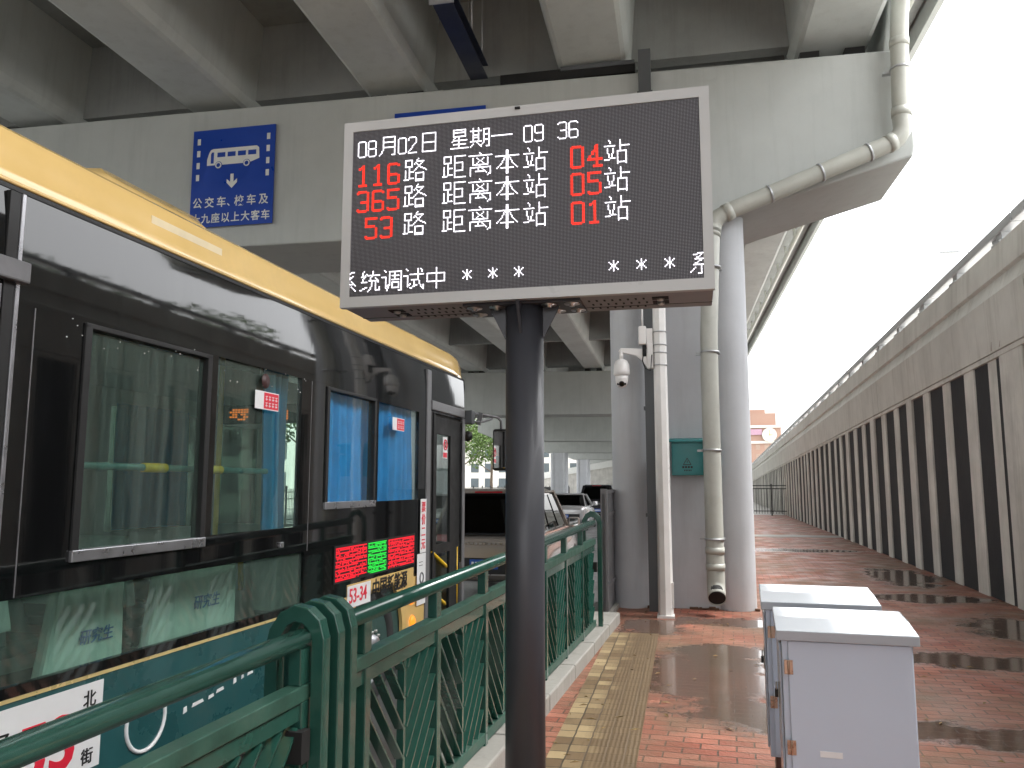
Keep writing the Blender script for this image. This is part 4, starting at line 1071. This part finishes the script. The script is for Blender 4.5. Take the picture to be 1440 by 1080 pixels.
ps = BB(MB().box(.0135, .0155, 7.105, 7.262, .985, 1.478), 'fare_notice', M['white'])
for k, ch in enumerate('票价二元'): lettering(ch, .105, M['red'], ps, (.016, 7.13, 1.365 - .113 * k + .15), (0, 1, 0), (0, 0, 1), bold=.012)
p2 = BB(MB().box(.0135, .0155, 7.035, 7.262, .52, .98), 'paper_notice', M['white'])
m = MB(); m.tube([(.016, 7.15 + .045 * cos(k * pi / 10), .76 + .045 * sin(k * pi / 10)) for k in range(20)], .008, 6, closed=True); BB(m, 'emblem', M['trimgrey'], p2)
m = MB()
for z in (.9, .87, .66, .63, .60): m.box(.0157, .0165, 7.08, 7.22 - random.uniform(0, .05), z, z + .006)
BB(m, 'notice_print', M['trimgrey'], p2)
# front door: posts, header, leaf
BB(MB().box(-.05, .012, 7.27, 7.385, .11, 2.72), 'door_post', M['trimgrey'], bevel=.01)
BB(MB().box(-.06, .022, 7.385, 8.46, 2.337, 2.43), 'door_header', M['trimgrey'], bevel=.008)
BB(MB().box(-.06, .010, 8.43, 8.52, .11, 2.337), 'door_post', M['trimgrey'], bevel=.01)
m = MB()
for y in (7.40, 7.50): m.box(-.055, .0, y, y + .05, .15, 2.33)
BE(m, 'door_edge', M['rubber'], bevel=.006)
dl = BB(holed(7.56, 8.42, .15, 2.33, [(7.66, 8.10, 1.02, 2.12), (7.66, 8.10, .25, .93)], -.055, -.025), 'front_door', M['rubber'])
BB(MB().box(-.044, -.038, 7.64, 8.12, .23, 2.14), 'door_pane', M['clearglass'], dl)
nt = BB(MB().box(-.037, -.035, 7.88, 8.02, 1.88, 2.10), 'no_leaning_notice', M['white'], dl)
m = MB(); c_ = (7.95, 2.02)
m.tube([(-.033, c_[0] + .05 * cos(k * pi / 10), c_[1] + .05 * sin(k * pi / 10)) for k in range(20)], .007, 6, closed=True); m.box(-.0348, -.033, 7.89, 8.01, 1.89, 1.94); m.bar((-.033, c_[0] - .035, c_[1] + .035), (-.033, c_[0] + .035, c_[1] - .035), .01, .002)
BB(m, 'notice_print', M['red'], nt)
m = MB(); m.lathe([(.001, 0), (.014, 0), (.014, .002), (.001, .002)], (-.0345, 7.95, 2.04), 'X', 10); m.bar((-.034, 7.945, 2.035), (-.034, 7.955, 1.99), .02, .002); BB(m, 'notice_figure', M['black'], nt)
for pts in (((-.02, 7.50, .97), (-.02, 7.95, .80), (-.02, 7.97, .78)), ((-.02, 7.50, .59), (-.02, 7.92, .43), (-.02, 7.94, .41)), ((-.03, 8.36, .3), (-.03, 8.36, .95))):
    BB(MB().tube(pts, .017 if len(pts) == 3 else .012, 10), 'grab_rail', M['yellowtube'])
# middle door
BB(MB().box(-.05, .004, 2.47, 2.522, .11, 2.75), 'door_post', M['rubber'], bevel=.003)
BB(MB().box(-.05, .010, 2.5225, 2.54, .11, 2.75), 'door_trim', M['alu'], bevel=.003)
BB(MB().box(-.05, .035, 1.15, 2.565, 2.39, 2.475), 'door_header', M['trimgrey'], bevel=.008)
dm = BB(holed(1.21, 2.465, .12, 2.38, [(1.28, 1.78, .3, 2.25), (1.9, 2.38, .3, 2.25)], -.06, -.025), 'middle_door', M['rubber'])
BB(MB().box(-.046, -.040, 1.26, 2.40, .28, 2.27), 'door_pane', M['glass'], dm)
m = MB()
for y in (2.40, 2.44): m.box(-.03, .005, y, y + .02, .15, 2.37)
BE(m, 'door_seal', M['trimgrey'], dm)
# front and rear ends, far side
sw = lambda c: (c.y, c.x, c.z + .15)
front = holed(-2.46, -.04, .12, 2.74, [(-2.36, -.14, .98, 2.45)], 8.50, 8.58).build('front_panel', M['busyellow'], bus, fn=sw)
BB(MB().box(-2.4, -.1, 8.53, 8.545, .95, 2.48), 'windscreen', M['clearglass'])
m = MB(); m.tube([(-.06, 8.585, 2.34), (-.06, 8.61, 2.6), (-.05, 8.61, 2.70), (-.05, 8.58, 2.775)], .022, 8); BB(m, 'corner_trim', M['rubber'])
BB(MB().box(-2.46, -.04, BL0, BL0 + .06, .12, 2.74), 'rear_panel', M['busblack'])
FW = [(y, y + 1.25, 1.2, 2.3) for y in (-2.0, -.4, 1.2, 2.8, 4.4, 6.0)] + [(7.45, 8.4, 1.05, 2.25)]
BB(holed(BL0, 8.52, .10, 2.76, FW, -2.5, -2.47), 'far_side', M['interior'])
m = MB()
for y0, y1, z0, z1 in FW: m.box(-2.49, -2.484, y0 - .02, y1 + .02, z0 - .02, z1 + .02)
BE(m, 'far_window', M['darkglass'])
for a in ((2.6, 4.0), (4.42, 5.15), (6.02, 7.0), (-.4, .5), (-2.0, -1.0)): curtain(a[0], a[1], 1.22, 2.32, -2.40, .02, 50)
# inside: ceiling, floor, bulkhead, seats, rails
BB(MB().box(-2.44, -.09, BL0 + .1, 8.3, 2.45, 2.50), 'ceiling', M['interior'])
BB(MB().box(-2.46, -.036, BL0 + .08, 8.48, .18, .22), 'floor', M['busfloor'])
BB(MB().box(-.06, -.037, DOORM[1] + .07, 7.26, .22, .80), 'wall_lining', M['seat'])
def bus_seat(y, x, cover=True, w=.42):
    s_ = BB(MB().box(x - w, x, y, y + .42, .55, .65), 'seat', M['seat'], bevel=.03)
    m = MB(); m.prism([(x - w, y - .10, 1.20), (x - w, y - .04, 1.22), (x - w, y + .08, .62), (x - w, y - .02, .62)], (w, 0, 0)); BB(m, 'seat_back', M['seat'], s_, bevel=.02)
    if cover:
        m = MB(); m.prism([(x - w - .012, y - .115, 1.215), (x - w - .012, y - .035, 1.24), (x - w - .012, y + .085, .72), (x - w - .012, y - .04, .72)], (w + .024, 0, 0)); BB(m, 'seat_cover', M['seatcover'], s_, bevel=.015)
    return s_
# two sideways benches by the window with advertising covers facing out
def side_seat(y, w, words_):
    s_ = BB(MB().box(-.62, -.30, y + .02, y + w - .02, .50, .60), 'seat', M['seat'], bevel=.03)
    b_ = MB(); b_.hexa([(-.30, y - .015, .70), (-.30, y + w + .015, .70), (-.37, y + w + .01, .70), (-.37, y - .01, .70), (-.26, y + .03, 1.15), (-.26, y + w - .05, 1.15), (-.33, y + w - .05, 1.15), (-.33, y + .03, 1.15)])
    c = BB(b_, 'seat_cover', M['seatcover'], s_, bevel=.02)
    for (t_, sz, m_, yy, z) in words_: lettering(t_, sz, m_, c, (-.30 + (z - .70) / .45 * .04 + .006, yy, z + .15), (0, 1, 0), (.09, 0, 1), bold=.008)
side_seat(3.12, .50, [('研究生', .075, M['bluetext'], 3.30, .86)])
side_seat(3.82, .80, [('研究生', .085, M['bluetext'], 4.16, .90)])
for y in (-1.6, -.6, .3): bus_seat(y, -.12); bus_seat(y, -.62)
for y in (-1.2, -.2, .8, 1.9, 3.0, 4.1, 5.2): bus_seat(y, -1.55); bus_seat(y, -2.02)
for y in (5.3, 6.1): bus_seat(y, -.14)
BB(MB().tube([(-.12, 2.7, 1.69), (-.12, 3.9, 1.69), (-.12, 4.62, 1.69)], .018, 10), 'grab_rail', M['tealbar'])
for y in (3.47, 3.96): BB(MB().cyl((-.12, y, 1.69), (-.12, y + .17, 1.69), .024, 14), 'rail_sleeve', M['yellowtube'])
for y, x in ((2.62, -.5), (4.75, -.55), (6.9, -.5), (1.1, -.4)): BB(MB().cyl((x, y, .22), (x, y, 2.45), .018, 10), 'grab_pole', M['yellowtube'])
BB(MB().tube([(-.5, 4.60, 1.0), (-.5, 4.62, 1.14), (-.5, 4.72, 1.19), (-.5, 4.9, 1.19), (-.5, 4.98, 1.12), (-.5, 5.0, .9)], .02, 10), 'grab_rail', M['yellowtube'])
BB(MB().box(-1.9, -.95, 6.75, 6.79, .25, 1.25), 'driver_partition', M['interior'])
for x in (-1.92, -.95): BB(MB().box(x - .02, x + .02, 6.75, 6.79, .25, 2.45), 'partition_post', M['seat'])
BB(MB().box(-1.75, -1.1, 7.5, 7.62, .9, 1.0), 'farebox', M['rubber'])
BB(MB().box(-2.35, -.2, 8.25, 8.48, .85, 1.0), 'dashboard', M['rubber'])
ds = BB(MB().box(-1.7, -.95, 6.5, 6.56, 2.16, 2.33), 'reflected_display', M['slot'])  # made-up board standing in for another bus's displays reflected in the glass
am = emit('amber_reflection_glow', (1, .22, .02), .22)
for x0 in (-1.62, -1.22):
    m = MB()
    for q in range(7):
        for z in range(5):
            if random.random() < .7: m.box(x0 + q * .028, x0 + q * .028 + .02, 6.494, 6.498, 2.19 + z * .022, 2.205 + z * .022)
    BB(m, 'reflected_amber', am, ds)
# wheels, lamps, mirror
def wheel(y, x=-.02):
    w = BB(MB().lathe([(.20, -.27), (.40, -.27), (.455, -.24), (.475, -.18), (.475, -.10), (.455, -.03), (.40, 0), (.30, -.01), (.28, -.06)], (x, y, .33), 'X', 40), 'wheel', M['tyre'])
    BB(MB().lathe([(.0, .02), (.07, .02), (.09, -.02), (.13, -.03), (.17, -.09), (.24, -.10), (.285, -.03), (.30, -.025), (.30, -.09)], (x, y, .33), 'X', 32), 'rim', M['alu'], w)
    m = MB()
    for k in range(10): m.cyl((x - .04, y + .115 * cos(k * pi / 5), .33 + .115 * sin(k * pi / 5)), (x + .005, y + .115 * cos(k * pi / 5), .33 + .115 * sin(k * pi / 5)), .012, 8)
    BE(m, 'wheel_nut', M['bolt'], w)
wheel(6.18); wheel(.2 - .7); wheel(6.18, -2.21)
for y, z in ((6.955, .40), (6.93, .60)):
    BB(MB().lathe([(.0, .03), (.03, .027), (.05, .012), (.055, 0)], (.0005, y, z), 'X', 20), 'marker_lamp', M['amber'])
BB(MB().box(-.05, .09, 8.50, 8.62, 2.28, 2.43), 'mirror_bracket', M['duct'], bevel=.01)
m = MB(); m.tube([(.02, 8.60, 2.40), (.12, 8.75, 2.405), (.27, 8.93, 2.38), (.30, 8.97, 2.34), (.30, 8.98, 2.22)], .016, 10); m.tube([(.04, 8.60, 2.31), (.15, 8.76, 2.32), (.22, 8.87, 2.36)], .013, 10); m.bar((.10, 8.72, 2.28), (.13, 8.72, 2.42), .03, .05)
BB(m, 'mirror_arm', M['trimgrey'])
mr = MB(); mr.box(.20, .42, 8.95, 9.03, 1.77, 2.25); mo = BB(mr, 'mirror', M['rubber'], bevel=.03, seg=3)
mf = MB(); mf.box(.222, .398, 8.943, 8.949, 1.80, 2.22); BB(mf, 'mirror_face', M['mirror'], mo, bevel=.002)
BB(MB().lathe([(.0, 0), (.05, .01), (.06, .03)], (.0, 8.60, 2.15), 'Y', 16), 'small_mirror', M['rubber'])
# water drops and drips clinging to the black cladding
m = MB()
for k in range(70):
    y = random.uniform(2.6, 5.0); z = random.choice([random.uniform(2.18, 2.31), random.uniform(2.32, 2.55), random.uniform(2.3, 2.5)]); w_ = random.uniform(.0018, .0035)
    xo = .0006 if z < 2.315 else -.006 + .0
    m.prism([(xo, y + w_ * cos(q * pi / 3), z + w_ * sin(q * pi / 3)) for q in range(6)], (.003, 0, 0))
BB(m, 'water_drop_speck', M['white'])['kind'] = 'stuff'

# ================================================================== PARKED CARS
def parked_car(label, x, y, rz, m_, kind='suv', name='parked_car'):
    """y is the rear bumper; body runs forward along +y"""
    r = thing(name, label, 'car', (x, y, -.15), R(rz), 'cars parked under the viaduct')
    L, Wd = (4.6, 1.84) if kind == 'suv' else (5.0, 1.9) if kind == 'van' else (4.7, 1.80)
    hb, hr = {'suv': (1.02, 1.70), 'van': (1.08, 1.80), 'sedan': (.95, 1.44)}[kind]
    # lower body: stations along the length, each a closed section
    st = {'suv': [(0, .45, .80, .78), (.05, .32, .98, .92), (.35, .24, hb, 1), (1.2, .22, hb, 1), (3.0, .22, hb - .01, 1), (3.9, .22, hb - .10, .98), (4.4, .25, .82, .92), (4.6, .4, .7, .78)],
          'van': [(0, .45, .95, .86), (.05, .32, 1.05, .95), (.35, .24, hb, 1), (1.2, .22, hb, 1), (3.6, .22, hb - .02, 1), (4.3, .22, hb - .14, .98), (4.8, .25, .85, .92), (5.0, .4, .7, .8)],
          'sedan': [(0, .45, .84, .82), (.05, .32, .97, .92), (.35, .22, 1.0, .98), (1.0, .20, hb + .02, 1), (3.0, .20, hb - .02, 1), (3.9, .20, hb - .13, .98), (4.5, .25, .74, .9), (4.7, .4, .62, .76)]}[kind]
    m = MB(); rings = []
    for (yy, z0, z1, ws) in st:
        h = Wd / 2 * ws; zm = z0 + (z1 - z0) * .62
        sec = [(-h * .86, z0), (-h * .97, z0 + .1), (-h, zm), (-h * .95, z1 - .06), (-h * .86, z1), (h * .86, z1), (h * .95, z1 - .06), (h, zm), (h * .97, z0 + .1), (h * .86, z0)]
        rings.append([m.bm.verts.new((a, yy, b)) for a, b in sec])
    for A, Bq in zip(rings, rings[1:]):
        for k in range(10): m.bm.faces.new([A[k], A[(k + 1) % 10], Bq[(k + 1) % 10], Bq[k]]).smooth = True
    m.bm.faces.new(rings[0][::-1]); m.bm.faces.new(rings[-1])
    body = m.build('body', m_, r); sb = body.modifiers.new('sub', 'SUBSURF'); sb.levels = sb.render_levels = 2
    # cabin: base outline and roof outline
    ys = {'suv': ((.10, .42, 2.55, 3.35), hr), 'van': ((.06, .30, 3.3, 4.1), hr), 'sedan': ((.75, 1.35, 2.45, 3.35), hr)}[kind][0]
    hbw, hrw = Wd / 2 * .88, Wd / 2 * .70
    zb0 = hb - .03
    base = [(-hbw, ys[0]), (hbw, ys[0]), (hbw * .96, ys[3]), (-hbw * .96, ys[3])]; top = [(-hrw, ys[1]), (hrw, ys[1]), (hrw * .96, ys[2]), (-hrw * .96, ys[2])]
    zt0 = hr - .05
    m = MB(); m.hexa([(a, b, zb0) for a, b in base] + [(a, b, zt0) for a, b in top]); m.build('cabin', M['carglass'] if False else M['darkcar'], r, bevel=.03)
    m = MB(); m.hexa([(a * 1.02, b + (.02 if i > 1 else -.05), zt0 - .005) for i, (a, b) in enumerate(top)] + [(a * .86, b + (-.12 if i > 1 else .10), hr) for i, (a, b) in enumerate(top)]); m.build('roof', m_, r, bevel=.03, seg=3)
    # pillars
    m = MB()
    for sx in (-1, 1):
        B0 = [Vector((sx * hbw * 1.005, ys[0], zb0)), Vector((sx * hbw, ys[3], zb0))]; T0 = [Vector((sx * hrw * 1.01, ys[1], zt0)), Vector((sx * hrw, ys[2], zt0))]
        m.bar(B0[0], T0[0], .09, .04, (1, 0, 0)); m.bar(B0[1], T0[1], .06, .05, (1, 0, 0))
        m.bar(T0[0], T0[1], .03, .04, (1, 0, 0))
        m.bar(B0[0], B0[1], .03, .03, (1, 0, 0))
    m.each('pillar', m_, r)
    nrm = lambda a, b, f: Vector(a).lerp(Vector(b), f)
    rb, rt = Vector((0, ys[0], zb0)), Vector((0, ys[1], zt0))
    d = (rt - rb).normalized(); out = Vector((0, -d.z, d.y)) * (1 if d.z > 0 else -1)
    if out.y > 0: out = -out
    P = []
    for f, s_ in ((.06, .92), (.90, .84)):
        c = rb.lerp(rt, f) + out * .012; hw = (hbw + (hrw - hbw) * f) * s_
        P.append((c, hw))
    (c0, h0), (c1, h1) = P
    m = MB(); m.prism([(-h0, c0.y, c0.z), (h0, c0.y, c0.z), (h1, c1.y, c1.z), (-h1, c1.y, c1.z)], out * .012); m.build('rear_window', M['carglass'], r)
    for sx in (-1, 1):
        for (ya, yb) in ((.06, .31), (.36, .63), (.69, .95)):
            B0 = [Vector((sx * hbw, ys[0], zb0)), Vector((sx * hbw * .97, ys[3], zb0))]; T0 = [Vector((sx * hrw, ys[1], zt0)), Vector((sx * hrw * .97, ys[2], zt0))]
            q = [B0[0].lerp(B0[1], ya).lerp(T0[0].lerp(T0[1], ya), .08), B0[0].lerp(B0[1], yb).lerp(T0[0].lerp(T0[1], yb), .08), B0[0].lerp(B0[1], yb).lerp(T0[0].lerp(T0[1], yb), .92), B0[0].lerp(B0[1], ya).lerp(T0[0].lerp(T0[1], ya), .92)]
            m = MB(); m.prism(q, (sx * .012, 0, .004)); m.build('side_window', M['carglass'], r)
        mm = MB(); mm.box(sx * (Wd / 2 - .04), sx * (Wd / 2 + .18), ys[3] - .62, ys[3] - .52, hb - .02, hb + .16); mo = mm.build('wing_mirror', m_, r, bevel=.03)
        MB().box(sx * (Wd / 2 + .01), sx * (Wd / 2 + .16), ys[3] - .628, ys[3] - .621, hb + .01, hb + .14)  .build('mirror_face', M['mirror'], mo)
        if sx > 0 and kind == 'suv': MB().box(Wd / 2 + .06, Wd / 2 + .17, ys[3] - .634, ys[3] - .6, hb - .06, hb - .015).build('indicator_lamp', M['amber'], mo, bevel=.01)
        for wy in (.85, L - .95):
            w = MB().lathe([(.18, -.10), (.30, -.10), (.335, -.07), (.335, .07), (.30, .10), (.18, .10)], (sx * (Wd / 2 - .12), wy, .335), 'X', 24).build('wheel', M['tyre'], r)
            MB().lathe([(.0, -.02), (.19, -.03), (.21, .0), (.20, .02), (.0, .02)], (sx * (Wd / 2 - .015), wy, .335), 'X', 16).build('rim', M['alu'], w)
        tl = MB(); zt_l = .90 if kind == 'sedan' else 1.0
        tl.hexa([(sx * Wd * .26, .035, zt_l - .12), (sx * Wd * .42, .06, zt_l - .12), (sx * Wd * .455, .22, zt_l - .10), (sx * Wd * .3, .2, zt_l - .1), (sx * Wd * .24, .03, zt_l), (sx * Wd * .42, .07, zt_l), (sx * Wd * .455, .24, zt_l), (sx * Wd * .3, .2, zt_l)])
        tl.build('tail_lamp', M['brake'], r, bevel=.01)
    zp = .56 if kind == 'suv' else .72
    MB().box(-Wd * .36, Wd * .36, -.03, .12, .42, .66).build('bumper', M['rubber'], r, bevel=.02)
    MB().box(-Wd * .33, Wd * .33, -.034, -.02, .405, .425).build('bumper_strip', M['alu'], r)
    pz = .50
    pt = MB().box(-.22, .22, -.045, -.031, pz, pz + .14).build('plate', M['plate'], r, bevel=.003)
    m = MB()
    for k in range(7): m.box(-.19 + k * .055, -.19 + k * .055 + .034, -.047, -.0445, pz + .035, pz + .105)
    m.build('plate_mark', M['white'], pt)
    if kind != 'sedan':
        MB().box(-.45, .45, ys[1] - .16, ys[1] + .1, zt0 - .02, zt0 + .03).build('spoiler', m_, r, bevel=.012)
        MB().box(-.22, .22, ys[1] - .165, ys[1] - .155, zt0 - .012, zt0 + .012).build('brake_lamp', M['brake'], r)
        m = MB()
        for k in range(9): m.box(-.30 + k * .07, -.262 + k * .07, .012, .02, .86, .885)
        m.build('tailgate_lettering', M['alu'], r)
    return r
parked_car('champagne coloured car with a blue plate stopped directly ahead of the bus', -3.62, 11.9, 3.0, M['suv'], 'suv')
parked_car('silver saloon car farther ahead of the champagne one', -6.25, 31.0, 3.4, M['silver'], 'sedan')
parked_car('dark people carrier roof beyond the silver saloon', -6.2, 39.0, 3.4, M['darkcar'], 'van')
parked_car('silver car parked across the road seen past the bus front', -9.6, 26.0, 3.4, M['silver'], 'sedan')

# ================================================================== FAR SIDE: fence, trees, buildings, ramp
def iron_fence(x0, y0, y1, label):
    r = thing('iron_fence', label, 'fence', (x0, y0, -.15), R(3.3), 'iron fences beyond the road')
    L = y1 - y0; m = MB()
    for z in (.25, 1.15, 1.45): m.box(-.02, .02, 0, L, z, z + .04)
    m.each('rail', M['iron'], r)
    m = MB(); k = 0
    while k * .14 < L: m.box(-.01, .01, k * .14, k * .14 + .02, .1, 1.6); k += 1
    o = m.build('bar', M['iron'], r); o['kind'] = 'stuff'
    y = 0
    while y < L: MB().box(-.04, .04, y, y + .08, 0, 1.75).build('post', M['iron'], r); y += 3
    return r
iron_fence(-16.8, -4, 40, 'black iron fence with many thin bars beyond the far lane')
iron_fence(-18.6, 41, 120, 'black iron fence continuing far along beyond the far lane')
def leaf_crown(m, c, rad, n, size):
    for k in range(n):
        while True:
            p = Vector((random.uniform(-1, 1), random.uniform(-1, 1), random.uniform(-1, 1)))
            if .25 < p.length < 1: break
        p = Vector((p.x * rad[0], p.y * rad[1], p.z * rad[2])) + Vector(c)
        a = Vector((random.gauss(0, 1), random.gauss(0, 1), random.gauss(0, .7))).normalized(); b = a.orthogonal().normalized()
        b = (Matrix.Rotation(random.uniform(0, 6.28), 3, a) @ b); s_ = size * random.uniform(.6, 1.4)
        m.face([p - b * s_, p + a.cross(b) * s_ * .5, p + b * s_, p - a.cross(b) * s_ * .5])
def make_tree(h=9.0):
    r = thing('broadleaf_tree', 'x', 'tree', (0, 0, 0), 0, 'roadside trees')
    m = MB(); m.tube([(0, 0, -.2), (.05, .03, h * .2), (-.06, .05, h * .42), (.04, 0, h * .7)], [.2, .16, .12, .05], 10)
    limbs = []
    for k in range(9):
        a = k * 2.4; z = h * (.32 + .045 * k); e = Vector((cos(a) * h * .24, sin(a) * h * .24, z + h * .16)); limbs.append(e)
        m.tube([(0, .03, z), (e.x * .5, e.y * .5, z + h * .06), tuple(e)], [.07, .05, .02], 6)
    m.build('trunk', M['bark'], r)
    m = MB()
    for e in limbs + [Vector((0, 0, h * .85)), Vector((.6, .2, h * .72)), Vector((-.5, -.4, h * .62))]:
        leaf_crown(m, e, (h * .15, h * .15, h * .12), 330, .13)
    m.build('crown', M['leaf'], r)
    return r
proto = make_tree()
spots = [(-22, 30, 1.0, 'leafy tree nearest the bus front beyond the iron fence'), (-24, 44, 1.15, 'leafy tree standing behind the fence past the second pier row'), (-21, 12, 1.0, 'leafy tree beyond the fence behind the bus'),
         (-23, 3, 1.1, 'leafy tree beyond the fence behind the rear of the bus'), (-26, 62, 1.2, 'leafy tree far along beyond the fence'), (-29, 84, 1.25, 'distant leafy tree before the pale building'),
         (-22.5, 21, .9, 'smaller leafy tree beyond the fence between piers'), (-33, 112, 1.3, 'distant leafy tree beside the ramp'),
         (14.2, 19.5, 1.15, 'leafy tree beyond the ramp mirrored in the bus cladding'), (17.2, 33, 1.35, 'bushy tree beyond the ramp mirrored farther along the bus'), (16.0, 9, 1.2, 'tall tree beyond the ramp beside the viewer')]
for i, (x, y, s_, l) in enumerate(spots):
    o = proto if i == 0 else dup(proto)
    o.location = (x, y, -.2 if x < 0 else -.2); o.scale = (s_, s_, s_); o.rotation_euler = (0, 0, i * 1.3); o['label'] = l
def block(name, label, x, y, w, d, h, rows, cols, m_, rz=0):
    r = thing(name, label, 'building', (x, y, -.3), R(rz), None)
    MB().box(0, w, 0, d, 0, h).build('wall', m_, r)
    MB().box(-.3, w + .3, -.3, d + .3, h, h + .7).build('roof', m_, r)
    return r
def windows(r, w, d, h, rows, cols, m_, side='front'):
    for a in range(rows):
        for b in range(cols):
            cw, ch_ = w / cols, (h - 1) / rows; x0 = b * cw + cw * .22; z0 = .9 + a * ch_ + ch_ * .2
            if side == 'front': MB().box(x0, x0 + cw * .56, -.06, .02, z0, z0 + ch_ * .6).build('window', m_, r)
            else: MB().box(w - .02, w + .06, x0 * d / w, (x0 + cw * .56) * d / w, z0, z0 + ch_ * .6).build('window', m_, r)
b1 = block('roadside_building', 'long pale rendered building beyond the fence and trees', -46, 20, 12, 60, 9, 0, 0, M['pale'], 3)
windows(b1, 12, 60, 9, 3, 16, M['winglass'], 'right')
b2 = block('far_building', 'pale far block closing the view under the viaduct', -62, 170, 44, 20, 14, 0, 0, M['pale'], 4)
windows(b2, 44, 20, 14, 4, 14, M['winglass'])
# white approach ramp climbing to the right under the viaduct
r = thing('approach_ramp', 'white walled approach ramp climbing beyond the far piers', 'ramp', (-33, 128, -.2), R(4))
MB().prism([(0, 0, 0), (0, 0, 2.2), (24, 0, 6.4), (24, 0, 0)], (0, 9, 0)).build('ramp_wall', M['pile'], r)
MB().prism([(0, -.15, 2.2), (0, -.15, 3.2), (24, -.15, 7.4), (24, -.15, 6.4)], (0, .35, 0)).build('parapet', M['signwhite'], r)
# tower block over the end of the wall
tw = thing('tower_block', 'pale orange stepped tower block with a round clock above the far end of the wall', 'building', (-21.5, 300, -1), 0)
MB().box(0, 40, 0, 30, 0, 24).build('wall', M['tower'], tw)
MB().box(14, 38.5, 2, 28, 24, 28.5).build('upper_storey', M['tower'], tw); MB().box(18, 35, 4, 26, 28.5, 30).build('roof', M['tower'], tw)
for z in (8, 17.5, 23.1): MB().box(-.4, 40.4, -.5, 0, z, z + .9).build('cornice', M['pale'], tw)
for a in range(6):
    for b in range(13):
        z = 1.5 + a * 3.45
        if 17 < z < 20: continue
        MB().box(1.2 + b * 3, 2.7 + b * 3, -.12, .05, z, z + 1.9).build('window', M['towerwin'], tw)
MB().box(22, 33.5, -.6, -.05, 20.6, 22.6).build('advert_panel', mat('pink_advert', (.42, .26, .33), .6), tw)
cl = MB().cyl((36, -1.2, 20.5), (36, -.1, 20.5), 2.5, 32).build('clock', M['pale'], tw)
MB().cyl((36, -1.3, 20.5), (36, -1.21, 20.5), 2.15, 32).build('clock_face', M['girder'], cl)
m = MB(); m.box(35.85, 36.15, -1.4, -1.31, 20.3, 22.2); m.box(35.9, 37.2, -1.4, -1.31, 20.35, 20.65); m.build('clock_hand', M['gold'], cl)
